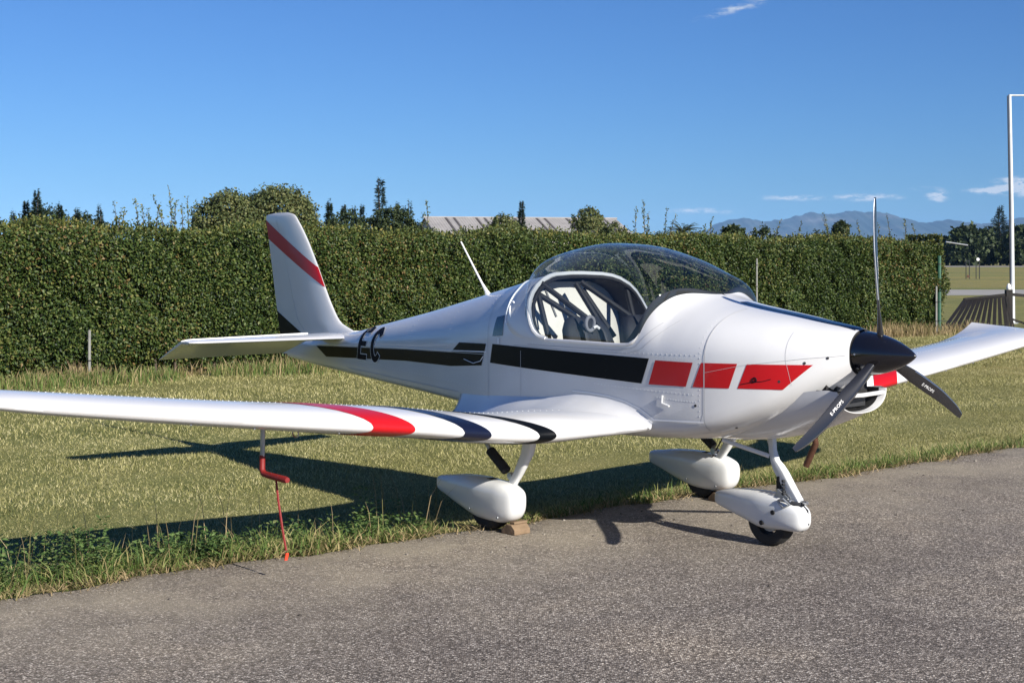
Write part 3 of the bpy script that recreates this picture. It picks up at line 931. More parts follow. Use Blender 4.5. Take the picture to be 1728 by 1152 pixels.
# ---- undercarriage
def pant(name, prof, l, mat, ex=3.0):
    """prof: t, centre z, half height up, half height down, half width"""
    fs = [pchip([p[0] for p in prof], [p[k] for p in prof]) for k in (1, 2, 3, 4)]
    t0, t1 = prof[0][0], prof[-1][0]
    rings = []
    for i in range(34):
        u = .5 * (1 - math.cos(math.pi * i / 33)); t = t0 + (t1 - t0) * u
        zc, hu, hd, w = (f(t) for f in fs)
        ring = []
        for a in np.linspace(0, 2 * math.pi, 32, endpoint=False):
            cx, sx = math.cos(a), math.sin(a)
            ring.append(A(t, l + w * math.copysign(abs(cx) ** (2 / ex), cx), zc + (hu if sx > 0 else hd) * math.copysign(abs(sx) ** (2 / ex), sx)))
        rings.append(ring)
    mb = MB(); mb.loft(rings)
    return mb.build(name, mat, AIR, deg=60)
def wheel(t, l, r, w):
    wh = empty('wheel_pivot'); wh.name = 'wheel'; wh.parent = AIR
    prof = [(r * .58, -w * .42), (r * .80, -w * .5), (r * .95, -w * .42), (r, -w * .2), (r, w * .2), (r * .95, w * .42), (r * .80, w * .5), (r * .58, w * .42)]
    rings = [[A(t + q * math.cos(a), l + dl, r + .005 + q * math.sin(a)) for q, dl in prof] for a in np.linspace(0, 2 * math.pi, 36, endpoint=False)]
    mb = MB(); mb.loft(rings + [rings[0]], caps=False); mb.build('tyre', M['rubber'], wh)
    mb = MB(); mb.disc(A(t, l, r + .005), (0, 1, 0), r * .46, w * .40, 24); mb.disc(A(t, l, r + .005), (0, 1, 0), r * .16, w * .7, 12)
    mb.build('rim', M['steel'], wh)
for s in (-1, 1):
    l = s * .96
    wheel(2.205, l, .158, .115)
    pant('wheel_fairing', [(1.915, .205, .004, .004, .004), (1.925, .205, .05, .05, .045), (1.97, .205, .082, .112, .078), (2.08, .205, .108, .142, .096), (2.25, .212, .110, .145, .100),
                           (2.45, .222, .094, .108, .086), (2.62, .228, .066, .066, .058), (2.74, .232, .040, .038, .026), (2.755, .232, .030, .028, .012)], l, M['white2'])
    lg = l - s * .035
    mb = MB()
    rings = []
    for (t, z, w, d) in [(1.86, .62, .05, .030), (1.895, .50, .046, .026), (1.98, .37, .038, .022), (2.06, .27, .034, .02), (2.10, .21, .034, .02)]:
        rings.append([A(t + w * math.copysign(abs(math.cos(a)) ** .6, math.cos(a)), lg + (s * .0) + d * math.copysign(abs(math.sin(a)) ** .6, math.sin(a)), z) for a in np.linspace(0, 2 * math.pi, 16, endpoint=False)])
    mb.loft(rings); mb.build('main_gear_leg', M['white2'], AIR)
    MB().tube([A(2.33, lg, .56), A(2.25, lg, .475)], .014, 8).build('shock_rod', M['alu'], AIR)
    sh = MB(); sh.tube([A(2.26, lg, .485), A(2.255, lg, .48), A(2.10, lg, .375), A(2.095, lg, .37)], [.025, .032, .032, .025], 12).build('shock_absorber', M['matt_black'], AIR)
    MB().disc(A(2.065, lg - s * .02, .345), (0, 1, 0), .022, .05, 10).build('gear_bolt', M['alu'], AIR)
wheel(.775, 0, .15, .105)
pant('wheel_fairing', [(.505, .185, .004, .004, .004), (.515, .185, .045, .04, .040), (.55, .19, .070, .075, .066), (.66, .205, .100, .098, .086), (.80, .21, .105, .110, .092),
                       (.95, .215, .096, .080, .080), (1.10, .225, .070, .055, .056), (1.20, .228, .038, .034, .024), (1.215, .228, .028, .026, .010)], 0, M['white2'])
# nose leg: white swinging arm in front of a black spring, knuckle with bolts
mb = MB(); rings = []
for (t, z, w, d) in [(.772, .66, .020, .018), (.765, .56, .019, .018), (.748, .505, .022, .022), (.725, .475, .034, .026), (.70, .44, .040, .028), (.645, .365, .038, .028), (.585, .295, .030, .026), (.565, .27, .018, .022)]:
    rings.append([A(t + w * math.copysign(abs(math.cos(a)) ** .3, math.cos(a)), d * math.copysign(abs(math.sin(a)) ** .3, math.sin(a)), z) for a in np.linspace(0, 2 * math.pi, 24, endpoint=False)])
mb.loft(rings); NL = mb.build('nose_leg', M['white2'], AIR)
MB().tube([A(.715, 0, .42), A(.70, 0, .415), A(.70, 0, .315), A(.70, 0, .31)], [.02, .03, .03, .02], 14).build('spring', M['matt_black'], NL)
for z in (.335, .355, .375, .395):
    MB().disc(A(.655, -.03, z), (0, 1, 0), .008, .03, 8).build('bolt', M['dark_metal'], NL)
MB().tube([A(.66, -.06, .285), A(.57, -.04, .275), A(.54, 0, .27), A(.57, .04, .275), A(.66, .06, .285)], .012, 8).build('fork_yoke', M['dark_metal'], NL)
MB().tube([A(.575, 0, .285), A(.50, -.01, .285)], .010, 8).build('tow_pin', M['alu'], NL)
MB().tube([A(.66, -.075, .285 + .02 * math.sin(0)), A(.62, -.08, .30), A(.58, -.07, .27), A(.62, -.08, .25), A(.66, -.075, .28)], .008, 8).build('linkage', M['steel'], NL)
MB().tube([A(.57, .015, .27), A(.52, .012, .235), A(.515, .012, .16), A(.56, .012, .115)], .008, 6).build('fairing_seam', M['dark_metal'], NL)
for s in (-1, 1):
    MB().tube([A(.98, s * .20, .615), A(.775, s * .02, .525)], .013, 8).build('bracing_strut', M['white2'], AIR)
    MB().tube([A(.90, s * .10, .665 - .045), A(.60, s * .12, .67), A(.52, s * .11, .70)], .010, 6).build('exhaust_heat_strip', M['white'], AIR)
    for t, z in ((.69, .215), (.775, .145)):
        MB().disc(A(t, s * .0885, z), (0, 1, 0), .014, .012, 12).build('fairing_hole', M['matt_black'], AIR)

# nose fork plates, axle nuts, fairing joint lines and brake hoses
for s in (-1, 1):
    MB().box(A(.66, s * .050, .30), (.085, .008, .06), Matrix.Rotation(.5, 3, 'Y')).build('fork_plate', M['steel'], NL, smooth=False)
    MB().disc(A(.60, s * .046, .285), (0, 1, 0), .013, .03, 8).build('bolt', M['alu'], NL)
    MB().disc(A(.64, s * .052, .325), (0, 1, 0), .009, .02, 8).build('bolt', M['dark_metal'], NL)
    MB().tube([A(1.92, s * .925, .60), A(1.97, s * .90, .47), A(2.06, s * .895, .33), A(2.12, s * .90, .25)], .005, 6).build('brake_hose', M['matt_black'], AIR)
    for t in (2.02, 2.30):
        MB().disc(A(t, s * (.96 + .099), .11 if t < 2.2 else .13), (0, 1, 0), .007, .008, 8).build('fairing_screw', M['steel'], AIR)
        MB().disc(A(t, s * (.96 - .099), .11 if t < 2.2 else .13), (0, 1, 0), .007, .008, 8).build('fairing_screw', M['steel'], AIR)
MB().tube([A(.70, 0, .30), A(.70, 0, .345)], .034, 14).build('spring_seat', M['alu'], NL)

# ---- loose things belonging to the parking place
pc = empty('pitot_cover', world_of(tm, PL, 0), AIR.rotation_euler.z)
tag(pc, 'red L-shaped pitot tube cover with hanging red strap under the near wing', 'pitot cover')
def Q(t, l, z): return (-(t - tm), l - PL, z)
MB().tube([Q(tm + .005, PL, zm + .065), Q(tm + .008, PL, zm - .01), Q(tm - .01, PL, zm - .032), Q(tm - .06, PL, zm - .035), Q(tm - .24, PL, zm - .038), Q(tm - .255, PL, zm - .038)], [.015, .016, .017, .017, .018, .014], 10).build('cover_sleeve', M['red_cloth'], pc)
st_ = MB().tube([Q(tm - .14, PL, zm - .05), Q(tm - .16, PL, .42), Q(tm - .205, PL, .27), Q(tm - .235, PL + .004, .165)], .0065, 6).build('strap', M['red_cloth'], pc)
MB().box(Q(tm - .245, PL, .135), (.006, .018, .04), Matrix.Rotation(.35, 3, 'Y')).build('strap_tag', M['red_tag'], pc, smooth=False)

def chock(t, l, rz, label):
    c = empty('wheel_chock', world_of(t, l, .005), AIR.rotation_euler.z + rz)
    tag(c, label, 'wheel chock', 'wooden chocks in front of the main wheels')
    w = .065
    pts = [(-.06, 0), (.06, 0), (.06, .03), (.028, .06), (-.015, .06), (-.06, .025)]
    mb = MB(); mb.loft([[(x, -w, z) for x, z in pts], [(x, w, z) for x, z in pts]])
    mb.build('wood_block', M['wood'], c, smooth=False, bevel=.004)
    mb = MB(); mb.box((.015, .01, .068), (.04, .11, .014)); mb.build('nailed_batten', M['wood'], c, smooth=False, bevel=.003)
chock(2.0, -.93, .05, 'weathered wooden chock against the right main wheel under the striped near wing')
chock(2.02, .92, -.1, 'small wooden chock at the far main wheel behind the nose wheel fairing')

# ------------------------------------------------------------------ ground
LOW = -0.13                                   # the lawn lies a little lower than the taxiway crown
def ground_z(t):
    return np.interp(t, [-1e6, 2.25, 2.7, 3.5, 1e6], [0, 0, -.045, LOW, LOW])

def surface_mat(name, kind):
    mt, nt, b = newmat(name)
    N = nt.nodes.new; L = nt.links.new
    geo = N('ShaderNodeNewGeometry')
    def noise(scale, detail=4, rough=.55, vec=None):
        n = N('ShaderNodeTexNoise'); n.inputs['Scale'].default_value = scale; n.inputs['Detail'].default_value = detail
        n.inputs['Roughness'].default_value = rough
        L(vec or geo.outputs['Position'], n.inputs['Vector']); return n.outputs['Fac']
    def ramp(fac, stops):
        r = N('ShaderNodeValToRGB'); el = r.color_ramp.elements
        while len(el) > 1: el.remove(el[-1])
        el[0].position = stops[0][0]; el[0].color = (*stops[0][1], 1)
        for p, c in stops[1:]: e = el.new(p); e.color = (*c, 1)
        L(fac, r.inputs['Fac']); return r.outputs['Color']
    def mix(a, c, f, mode='MIX'):
        m = N('ShaderNodeMix'); m.data_type = 'RGBA'; m.blend_type = mode
        for v, i in ((a, 'A'), (c, 'B')):
            if isinstance(v, tuple): m.inputs[i].default_value = (*v, 1)
            else: L(v, m.inputs[i])
        if isinstance(f, (int, float)): m.inputs['Factor'].default_value = f
        else: L(f, m.inputs['Factor'])
        return m.outputs['Result']
    b.inputs['Roughness'].default_value = .9
    b.inputs['Specular IOR Level'].default_value = .25
    if kind == 'asphalt':
        vo = N('ShaderNodeTexVoronoi'); vo.inputs['Scale'].default_value = 112
        L(geo.outputs['Position'], vo.inputs['Vector'])
        sepc = N('ShaderNodeSeparateColor'); L(vo.outputs['Color'], sepc.inputs[0])
        stones = ramp(sepc.outputs[0], [(0, (.10, .086, .075)), (.35, (.215, .186, .162)), (.65, (.34, .298, .26)), (.88, (.52, .46, .405)), (1, (.85, .78, .69))])
        # dark binder between the stones
        gap = ramp(vo.outputs['Distance'], [(.30, (1, 1, 1)), (.62, (.42, .41, .40))])
        base = mix(stones, gap, 1.0, 'MULTIPLY')
        v2 = N('ShaderNodeTexVoronoi'); v2.inputs['Scale'].default_value = 250
        L(geo.outputs['Position'], v2.inputs['Vector'])
        s2 = N('ShaderNodeSeparateColor'); L(v2.outputs['Color'], s2.inputs[0])
        fine = ramp(s2.outputs[0], [(0, (.55, .55, .55)), (.6, (1, 1, 1)), (1, (1.55, 1.5, 1.45))])
        base = mix(base, fine, .75, 'MULTIPLY')
        # worn, paler and dustier patches
        big = noise(.45, 5, .6)
        pale = ramp(big, [(.36, (.82, .81, .82)), (.50, (1, 1, 1)), (.68, (1.30, 1.26, 1.17))])
        base = mix(base, pale, 1.0, 'MULTIPLY')
        mid = ramp(noise(3.1, 6, .65), [(.3, (.84, .84, .85)), (.7, (1.12, 1.12, 1.10))])
        base = mix(base, mid, 1.0, 'MULTIPLY')
        # dust towards the grass edge: a strip fixed to the ground along the kerbless edge
        tc = N('ShaderNodeTexCoord'); sp_ = N('ShaderNodeSeparateXYZ'); L(tc.outputs['Object'], sp_.inputs[0])
        mr = N('ShaderNodeMapRange'); mr.interpolation_type = 'SMOOTHSTEP'
        L(sp_.outputs['X'], mr.inputs[0])
        mr.inputs[1].default_value = 0.3; mr.inputs[2].default_value = -2.3; mr.inputs[3].default_value = 0; mr.inputs[4].default_value = .72
        mm = N('ShaderNodeMath'); mm.operation = 'MULTIPLY'
        L(mr.outputs[0], mm.inputs[0])
        rr = N('ShaderNodeMapRange'); L(noise(1.6, 5, .65), rr.inputs[0]); rr.inputs[1].default_value = .3; rr.inputs[2].default_value = .66
        L(rr.outputs[0], mm.inputs[1])
        base = mix(base, mix((.37, .325, .25), fine, .5, 'MULTIPLY'), mm.outputs[0])
        # hairline cracks in a few places and old drip stains
        dn = N('ShaderNodeVectorMath'); dn.operation = 'ADD'
        ns = N('ShaderNodeTexNoise'); ns.inputs['Scale'].default_value = 2.2; ns.inputs['Detail'].default_value = 5; L(geo.outputs['Position'], ns.inputs['Vector'])
        sc = N('ShaderNodeVectorMath'); sc.operation = 'SCALE'; sc.inputs['Scale'].default_value = .55; L(ns.outputs['Color'], sc.inputs[0])
        L(geo.outputs['Position'], dn.inputs[0]); L(sc.outputs[0], dn.inputs[1])
        cv = N('ShaderNodeTexVoronoi'); cv.feature = 'DISTANCE_TO_EDGE'; cv.inputs['Scale'].default_value = .42; L(dn.outputs[0], cv.inputs['Vector'])
        ck = N('ShaderNodeMapRange'); L(cv.outputs['Distance'], ck.inputs[0]); ck.inputs[1].default_value = .0015; ck.inputs[2].default_value = .0045; ck.inputs[3].default_value = .55; ck.inputs[4].default_value = 0
        cm = N('ShaderNodeMapRange'); L(noise(.33, 3, .5), cm.inputs[0]); cm.inputs[1].default_value = .50; cm.inputs[2].default_value = .60
        cx = N('ShaderNodeMath'); cx.operation = 'MULTIPLY'; L(ck.outputs[0], cx.inputs[0]); L(cm.outputs[0], cx.inputs[1])
        base = mix(base, (.045, .04, .036), cx.outputs[0])
        stn = ramp(noise(1.05, 2, .45), [(.69, (1, 1, 1)), (.76, (.68, .67, .67))])
        base = mix(base, stn, 1.0, 'MULTIPLY')
        L(base, b.inputs['Base Color'])
        bp = N('ShaderNodeBump'); bp.inputs['Strength'].default_value = .55; bp.inputs['Distance'].default_value = .006
        inv = N('ShaderNodeMath'); inv.operation = 'SUBTRACT'; inv.inputs[0].default_value = 1; L(vo.outputs['Distance'], inv.inputs[1])
        L(inv.outputs[0], bp.inputs['Height']); L(bp.outputs[0], b.inputs['Normal'])
    elif kind == 'lawn':
        c1 = ramp(noise(1.1, 6, .6), [(.3, (.17, .165, .066)), (.5, (.22, .205, .090)), (.72, (.29, .25, .125))])
        c2 = ramp(noise(46, 6, .8), [(.30, (.22, .24, .20)), (.48, (.8, .8, .75)), (.68, (1.7, 1.6, 1.35))])
        base = mix(c1, c2, .8, 'MULTIPLY')
        far = ramp(noise(.035, 3, .5), [(.35, (.8, .95, .75)), (.65, (1.2, 1.1, 1.0))])
        base = mix(base, far, 1.0, 'MULTIPLY')
        # mown strips of the airfield, across the view
        mp = N('ShaderNodeMapping'); mp.inputs['Scale'].default_value = (.004, .07, 1); L(geo.outputs['Position'], mp.inputs['Vector'])
        st = ramp(noise(1.0, 3, .6, mp.outputs[0]), [(.36, (.62, .74, .60)), (.5, (1, 1, .95)), (.62, (1.35, 1.2, 1.0))])
        base = mix(base, st, .5, 'MULTIPLY')
        L(base, b.inputs['Base Color'])
        bp = N('ShaderNodeBump'); bp.inputs['Strength'].default_value = .7; bp.inputs['Distance'].default_value = .03
        L(noise(30, 6, .7), bp.inputs['Height']); L(bp.outputs[0], b.inputs['Normal'])
    elif kind == 'concrete':
        c1 = ramp(noise(.5, 6, .6), [(.3, (.27, .26, .24)), (.7, (.36, .345, .32))])
        L(c1, b.inputs['Base Color'])
    elif kind == 'mountain':
        c1 = ramp(noise(.0022, 8, .68), [(.35, (.022, .034, .022)), (.5, (.042, .050, .036)), (.60, (.085, .082, .068)), (.72, (.19, .18, .165))])
        L(c1, b.inputs['Base Color'])
    return mt
M['asphalt'] = surface_mat('asphalt', 'asphalt')
M['lawn'] = surface_mat('lawn_soil', 'lawn')
M['concrete'] = surface_mat('pale_concrete', 'concrete')
M['mountain'] = surface_mat('mountain', 'mountain')

ROTZ = AIR.rotation_euler.z
def frame_object(name, vv, ff, mat, kind=None, parent=None, smooth=True):
    """a mesh given in the taxiway frame (t, l, z)"""
    o = link(name, mesh(name, [A(*v) for v in vv], ff, smooth), mat, parent)
    if parent is None:
        o.location = (PX, PY, 0); o.rotation_euler = (0, 0, ROTZ)
    if kind: o['kind'] = kind
    return o
tl = [-3500, -60, 0, 2.0, 2.25, 2.45, 2.7, 3.0, 3.5, 5, 12, 40, 300, 3000, 9800]
ll = [-9500, -300, -40, -10, 0, 10, 40, 300, 9500]
vv = [(t, l, ground_z(t) - (0.0 if t > 2.3 else .012)) for t in tl for l in ll]
ff = [(i * len(ll) + j, i * len(ll) + j + 1, (i + 1) * len(ll) + j + 1, (i + 1) * len(ll) + j) for i in range(len(tl) - 1) for j in range(len(ll) - 1)]
frame_object('ground', vv, ff, M['lawn'], 'structure')
# taxiway with a ragged edge, draped over the shoulder
def edge_t(l):
    return 2.30 + .035 * math.sin(l * 1.7 + .4) + .03 * math.sin(l * 4.1 + 1.1) + .022 * math.sin(l * 9.3) + .012 * math.sin(l * 23.0)
ls = list(np.arange(-9, 14, .05)); ls = [-60, -30] + ls + [20, 40, 80]
vv = []
for l in ls:
    for t in (-16, -8, -4, -2, 0, 1.2, 1.9): vv.append((t, l, .004))
    e = edge_t(l) if -9 <= l <= 14 else 2.3
    vv.append((e - .05, l, .004)); vv.append((e, l, -.004)); vv.append((e + .01, l, -.03))
n = 10
ff = [(i * n + j, i * n + j + 1, (i + 1) * n + j + 1, (i + 1) * n + j) for i in range(len(ls) - 1) for j in range(n - 1)]
frame_object('taxiway', vv, ff, M['asphalt'], 'structure')
# far concrete strip and pale runway across the field
def strip(name, y0, y1, x0, x1, mat, z):
    me = mesh(name, [(x0, y0, z), (x1, y0 + .5, z), (x1, y1 + .5, z), (x0, y1, z)], [(0, 1, 2, 3)], False)
    o = link(name, me, mat); o['kind'] = 'structure'; return o
strip('road', 69.5, 81.5, -20, 160, M['concrete'], LOW + .006)
strip('runway', 270, 300, -100, 900, M['concrete'], LOW + .03)

# ------------------------------------------------------------------ fast leaf and blade meshes
def raw_mesh(name, V, loops, sizes):
    me = bpy.data.meshes.new(name)
    me.vertices.add(len(V)); me.vertices.foreach_set('co', V.astype(np.float32).ravel())
    me.loops.add(len(loops)); me.loops.foreach_set('vertex_index', loops.astype(np.int32))
    starts = np.concatenate([[0], np.cumsum(sizes)[:-1]])
    me.polygons.add(len(sizes)); me.polygons.foreach_set('loop_start', starts.astype(np.int32))
    me.update(calc_edges=True)
    return me
def unit(v): return v / (np.linalg.norm(v, axis=1, keepdims=True) + 1e-9)
def leaves_mesh(name, P, D, Nn, Ln, Wd, fold=.25):
    """folded two-triangle leaves: base P, direction D, face normal Nn"""
    D = unit(D); S = unit(np.cross(D, Nn)); Nn = unit(np.cross(S, D))
    Ln = Ln[:, None]; Wd = Wd[:, None]
    m = P + D * Ln * .45
    V = np.stack([P, m + S * Wd * .5 + Nn * Wd * fold, P + D * Ln, m - S * Wd * .5 + Nn * Wd * fold], 1).reshape(-1, 3)
    b = np.arange(len(P)) * 4
    loops = np.stack([b, b + 1, b + 2, b, b + 2, b + 3], 1).ravel()
    return raw_mesh(name, V, loops, np.full(len(P) * 2, 3))
def blades_mesh(name, P, H, Wd, lean, az, bend=True):
    """grass blades: base P, height H, width, lean (m at the tip), azimuth"""
    n = len(P)
    d = np.stack([np.cos(az), np.sin(az), np.zeros(n)], 1)
    face = az + rng.normal(0, .9, n) + np.pi / 2
    s = np.stack([np.cos(face), np.sin(face), np.zeros(n)], 1)
    up = np.array([0, 0, 1.0])
    W2 = (Wd / 2)[:, None]
    tip = P + d * lean[:, None] + up * H[:, None]
    if not bend:
        V = np.stack([P - s * W2, P + s * W2, tip], 1).reshape(-1, 3)
        b = np.arange(n) * 3
        return raw_mesh(name, V, np.stack([b, b + 1, b + 2], 1).ravel(), np.full(n, 3))
    mid = P + d * lean[:, None] * .35 + up * H[:, None] * .62
    V = np.stack([P - s * W2, P + s * W2, mid + s * W2 * .8, mid - s * W2 * .8, tip], 1).reshape(-1, 3)
    b = np.arange(n) * 5
    loops = np.stack([b, b + 1, b + 2, b + 3, b + 3, b + 2, b + 4], 1).ravel()
    sizes = np.tile([4, 3], n)
    return raw_mesh(name, V, loops, sizes)
def to_world(t, l, z):
    return np.stack([PX - t * SH + l * CH, PY + t * CH + l * SH, z], 1)
def in_view(W, mx=140, my=60):
    x = 864 + 2465 * W[:, 0] / W[:, 1]; y = 434 + 2465 * (CAM_H - W[:, 2]) / W[:, 1]
    return (W[:, 1] > 2) & (x > -mx) & (x < 1728 + mx) & (y < 1152 + my)
def vnoise(x, y, s, seed=0):
    """cheap smooth noise in [-1, 1]"""
    r = np.random.default_rng(seed); out = 0
    for k in range(6):
        a = r.uniform(0, 2 * np.pi); f = s * r.uniform(.6, 1.7); p = r.uniform(0, 6.28)
        out = out + np.sin((x * math.cos(a) + y * math.sin(a)) * f + p)
    return out / 3.2

# ------------------------------------------------------------------ grass
STRAW, OLIVE, GREEN = (.30, .25, .115), (.165, .165, .055), (.075, .115, .028)
M['lawn_blade'] = ramp_mat('lawn_blades', [(0, (.07, .08, .024)), (.25, (.19, .195, .066)), (.55, (.38, .355, .145)), (.8, (.53, .48, .235)), (1, (.68, .62, .35))], .8, .3, .8, .42, .2)
M['verge_blade'] = ramp_mat('verge_blades', [(0, (.07, .125, .028)), (.4, (.125, .19, .045)), (.7, (.21, .24, .075)), (.9, (.34, .29, .13)), (1, (.46, .38, .19))], .65, .3, 1.2, .3, .3)
M['dry_blade'] = ramp_mat('dry_blades', [(0, (.14, .14, .05)), (.3, (.24, .19, .09)), (.7, (.36, .27, .15)), (1, (.48, .37, .22))], .8, .25, .9, .4, .25)
M['weed_leaf'] = ramp_mat('weed_leaves', [(0, (.045, .085, .024)), (.5, (.090, .16, .045)), (.85, (.15, .22, .07)), (1, (.23, .26, .10))], .55, .25, 2.0, .25, .4)

def scatter(n, t0, t1, l0, l1, p=1.0):
    t = t0 + (t1 - t0) * rng.random(n) ** p; l = l0 + (l1 - l0) * rng.random(n)
    return t, l
def lawn():
    parts = []
    for (t0, t1, l0, l1, dens, w, h, bend) in [(2.36, 5.0, -6.5, 9.0, 7800, .0046, .022, False), (5.0, 9.0, -4.0, 16, 3000, .007, .028, False), (9, 15.6, -3, 30, 1200, .011, .036, False)]:
        n = int((t1 - t0) * (l1 - l0) * dens)
        t, l = scatter(n, t0, t1, l0, l1)
        cl = vnoise(t, l, 5.0, 3) * .5 + vnoise(t, l, 17.0, 4) * .5
        keep = rng.random(n) < .82 + .3 * cl
        t, l = t[keep], l[keep]
        W = to_world(t, l, ground_z(t) - .005)
        k = in_view(W); W = W[k]; n = len(W)
        g = vnoise(W[:, 0], W[:, 1], 2.2, 9)
        H = h * rng.uniform(.45, 1.25, n) * (1 + .3 * g)
        parts.append((W, H, w * rng.uniform(.6, 1.4, n), np.abs(rng.normal(0, .022, n)) + .008, rng.uniform(0, 6.28, n), bend))
    for i, (W, H, wd, le, az, bend) in enumerate(parts):
        o = link('lawn_grass', blades_mesh('lawn_grass', W, H, wd, le, az, bend), M['lawn_blade'])
        tag(o, ['mown dry lawn grass beside the taxiway under the wings', 'mown lawn grass behind the aircraft tail', 'sparse lawn grass in front of the hedge'][i], 'grass', kind='stuff')
lawn()
def verge():
    n = 36000
    l = rng.uniform(-6.5, 9.5, n)
    lush = np.interp(l, [-6.5, -4, -2.2, -1.0, -.7, .55, .8, 2.0, 9], [1.3, 1.3, 1.0, .55, .28, .5, .9, .65, .5])
    et = np.array([edge_t(x) for x in l])
    t = et - .03 + np.abs(rng.normal(0, .20, n)) * (.5 + lush * .8)
    clump = vnoise(l * 2.2, t * 2, 3.0, 12) * .55 + vnoise(l, t, 14, 13) * .45
    keep = (rng.random(n) < (.45 + .55 * clump) * np.clip(lush + .15, 0, 1))
    wheel_ = (np.abs(np.abs(l) - .96) < .16) & (t < 2.72)
    keep &= ~wheel_
    t, l, lush = t[keep], l[keep], lush[keep]
    W = to_world(t, l, ground_z(t) - .006); k = in_view(W); W = W[k]; lush = lush[k]; n = len(W)
    H = rng.uniform(.03, .105, n) * (.45 + .65 * lush) * rng.choice([1, 1, 1, 1.6], n)
    o = link('verge_grass', blades_mesh('verge_grass', W, H, rng.uniform(.004, .010, n), rng.uniform(.03, .15, n) * (.5 + .5 * lush), rng.uniform(0, 6.28, n)), M['verge_blade'])
    tag(o, 'longer green grass fringe along the asphalt edge', 'grass', kind='stuff')
    # dry litter and bent straw right on the edge
    n = 5200
    l = rng.uniform(-6.5, 9.5, n); t = np.array([edge_t(x) for x in l]) + rng.normal(-.015, .05, n)
    W = to_world(t, l, np.maximum(ground_z(t), .004 * (t < 2.3)) + .003); k = in_view(W); W = W[k]; n = len(W)
    o = link('dry_litter', blades_mesh('dry_litter', W, rng.uniform(.004, .05, n), rng.uniform(.004, .009, n), rng.uniform(.03, .11, n), rng.uniform(0, 6.28, n)), M['dry_blade'])
    tag(o, 'dry straw litter lying along the edge of the asphalt', 'straw', kind='stuff')
    # tall seed stalks
    n = 120
    l = rng.uniform(-5.5, -.9, n); t = rng.uniform(2.4, 3.1, n)
    W = to_world(t, l, ground_z(t) - .01); H = rng.uniform(.18, .48, n)
    o = link('seed_stalks', blades_mesh('seed_stalks', W, H, np.full(n, .0045), rng.uniform(.02, .22, n), rng.uniform(0, 6.28, n)), M['dry_blade'])
    tag(o, 'thin pale grass stalks standing above the green verge', 'grass', kind='stuff')
    # broad-leaved weeds at the near left
    P = []; D = []
    for _ in range(250):
        l = rng.uniform(-6.2, -2.35) if rng.random() < .85 else rng.uniform(-2.3, -1.2)
        t = rng.uniform(2.42, 2.95) + max(0, (-l - 3.2)) * .12 * rng.random()
        c = to_world(np.array([t]), np.array([l]), np.array([ground_z(t)]))[0]
        h = rng.uniform(.07, .24) * (1.2 if l < -3.2 else .8)
        if rng.random() < .08: h *= 1.7
        m_ = int(26 + h * 180)
        u = rng.random(m_)
        r = rng.uniform(.0, .075, m_) * (1.2 - .6 * u); a = rng.uniform(0, 6.28, m_)
        lean = rng.normal(0, .12, 2)
        P.append(np.stack([c[0] + lean[0] * u * h + r * np.cos(a), c[1] + lean[1] * u * h + r * np.sin(a), c[2] + u * h], 1))
        D.append(np.stack([np.cos(a), np.sin(a), rng.uniform(-.3, .7, m_)], 1))
    P = np.concatenate(P); D = np.concatenate(D); n = len(P)
    o = link('weeds', leaves_mesh('weeds', P, D, np.tile([0, 0, 1.0], (n, 1)) + rng.normal(0, .35, (n, 3)), rng.uniform(.018, .045, n), rng.uniform(.010, .024, n)), M['weed_leaf'])
    tag(o, 'dark green broad-leaved weeds on the verge at the near left', 'weeds', kind='stuff')
verge()
def pebbles():
    # crumbs of stone and dead leaf bits strewn on the asphalt, most of them near the edge
    n = 300
    l = rng.uniform(-6, 9, n); t = 2.28 - np.abs(rng.normal(0, .55, n)); far = rng.random(n) < .3; t[far] = rng.uniform(-2.5, 2.2, far.sum())
    W = to_world(t, l, np.full(n, .004)); k = in_view(W); W = W[k]; n = len(W)
    r = rng.uniform(.003, .009, n) * rng.choice([1, 1, 1, 1.7], n)
    oct_ = np.array([[1, 0, 0], [0, 1, 0], [-1, 0, 0], [0, -1, 0], [0, 0, .9], [0, 0, -.3]])
    V = (W[:, None, :] + oct_[None] * r[:, None, None] * rng.uniform(.6, 1.3, (n, 6, 1))).reshape(-1, 3)
    f = np.array([[0, 1, 4], [1, 2, 4], [2, 3, 4], [3, 0, 4], [1, 0, 5], [2, 1, 5], [3, 2, 5], [0, 3, 5]])
    loops = (np.arange(n)[:, None, None] * 6 + f[None]).ravel()
    o = link('pebbles', raw_mesh('pebbles', V, loops, np.full(n * 8, 3)), M['pebble'])
    tag(o, 'loose pebbles and crumbs scattered over the asphalt', 'pebbles', kind='stuff')
M['pebble'] = ramp_mat('pebbles', [(0, (.03, .026, .022)), (.4, (.16, .14, .12)), (.8, (.28, .25, .21)), (1, (.42, .38, .33))], .85)
pebbles()
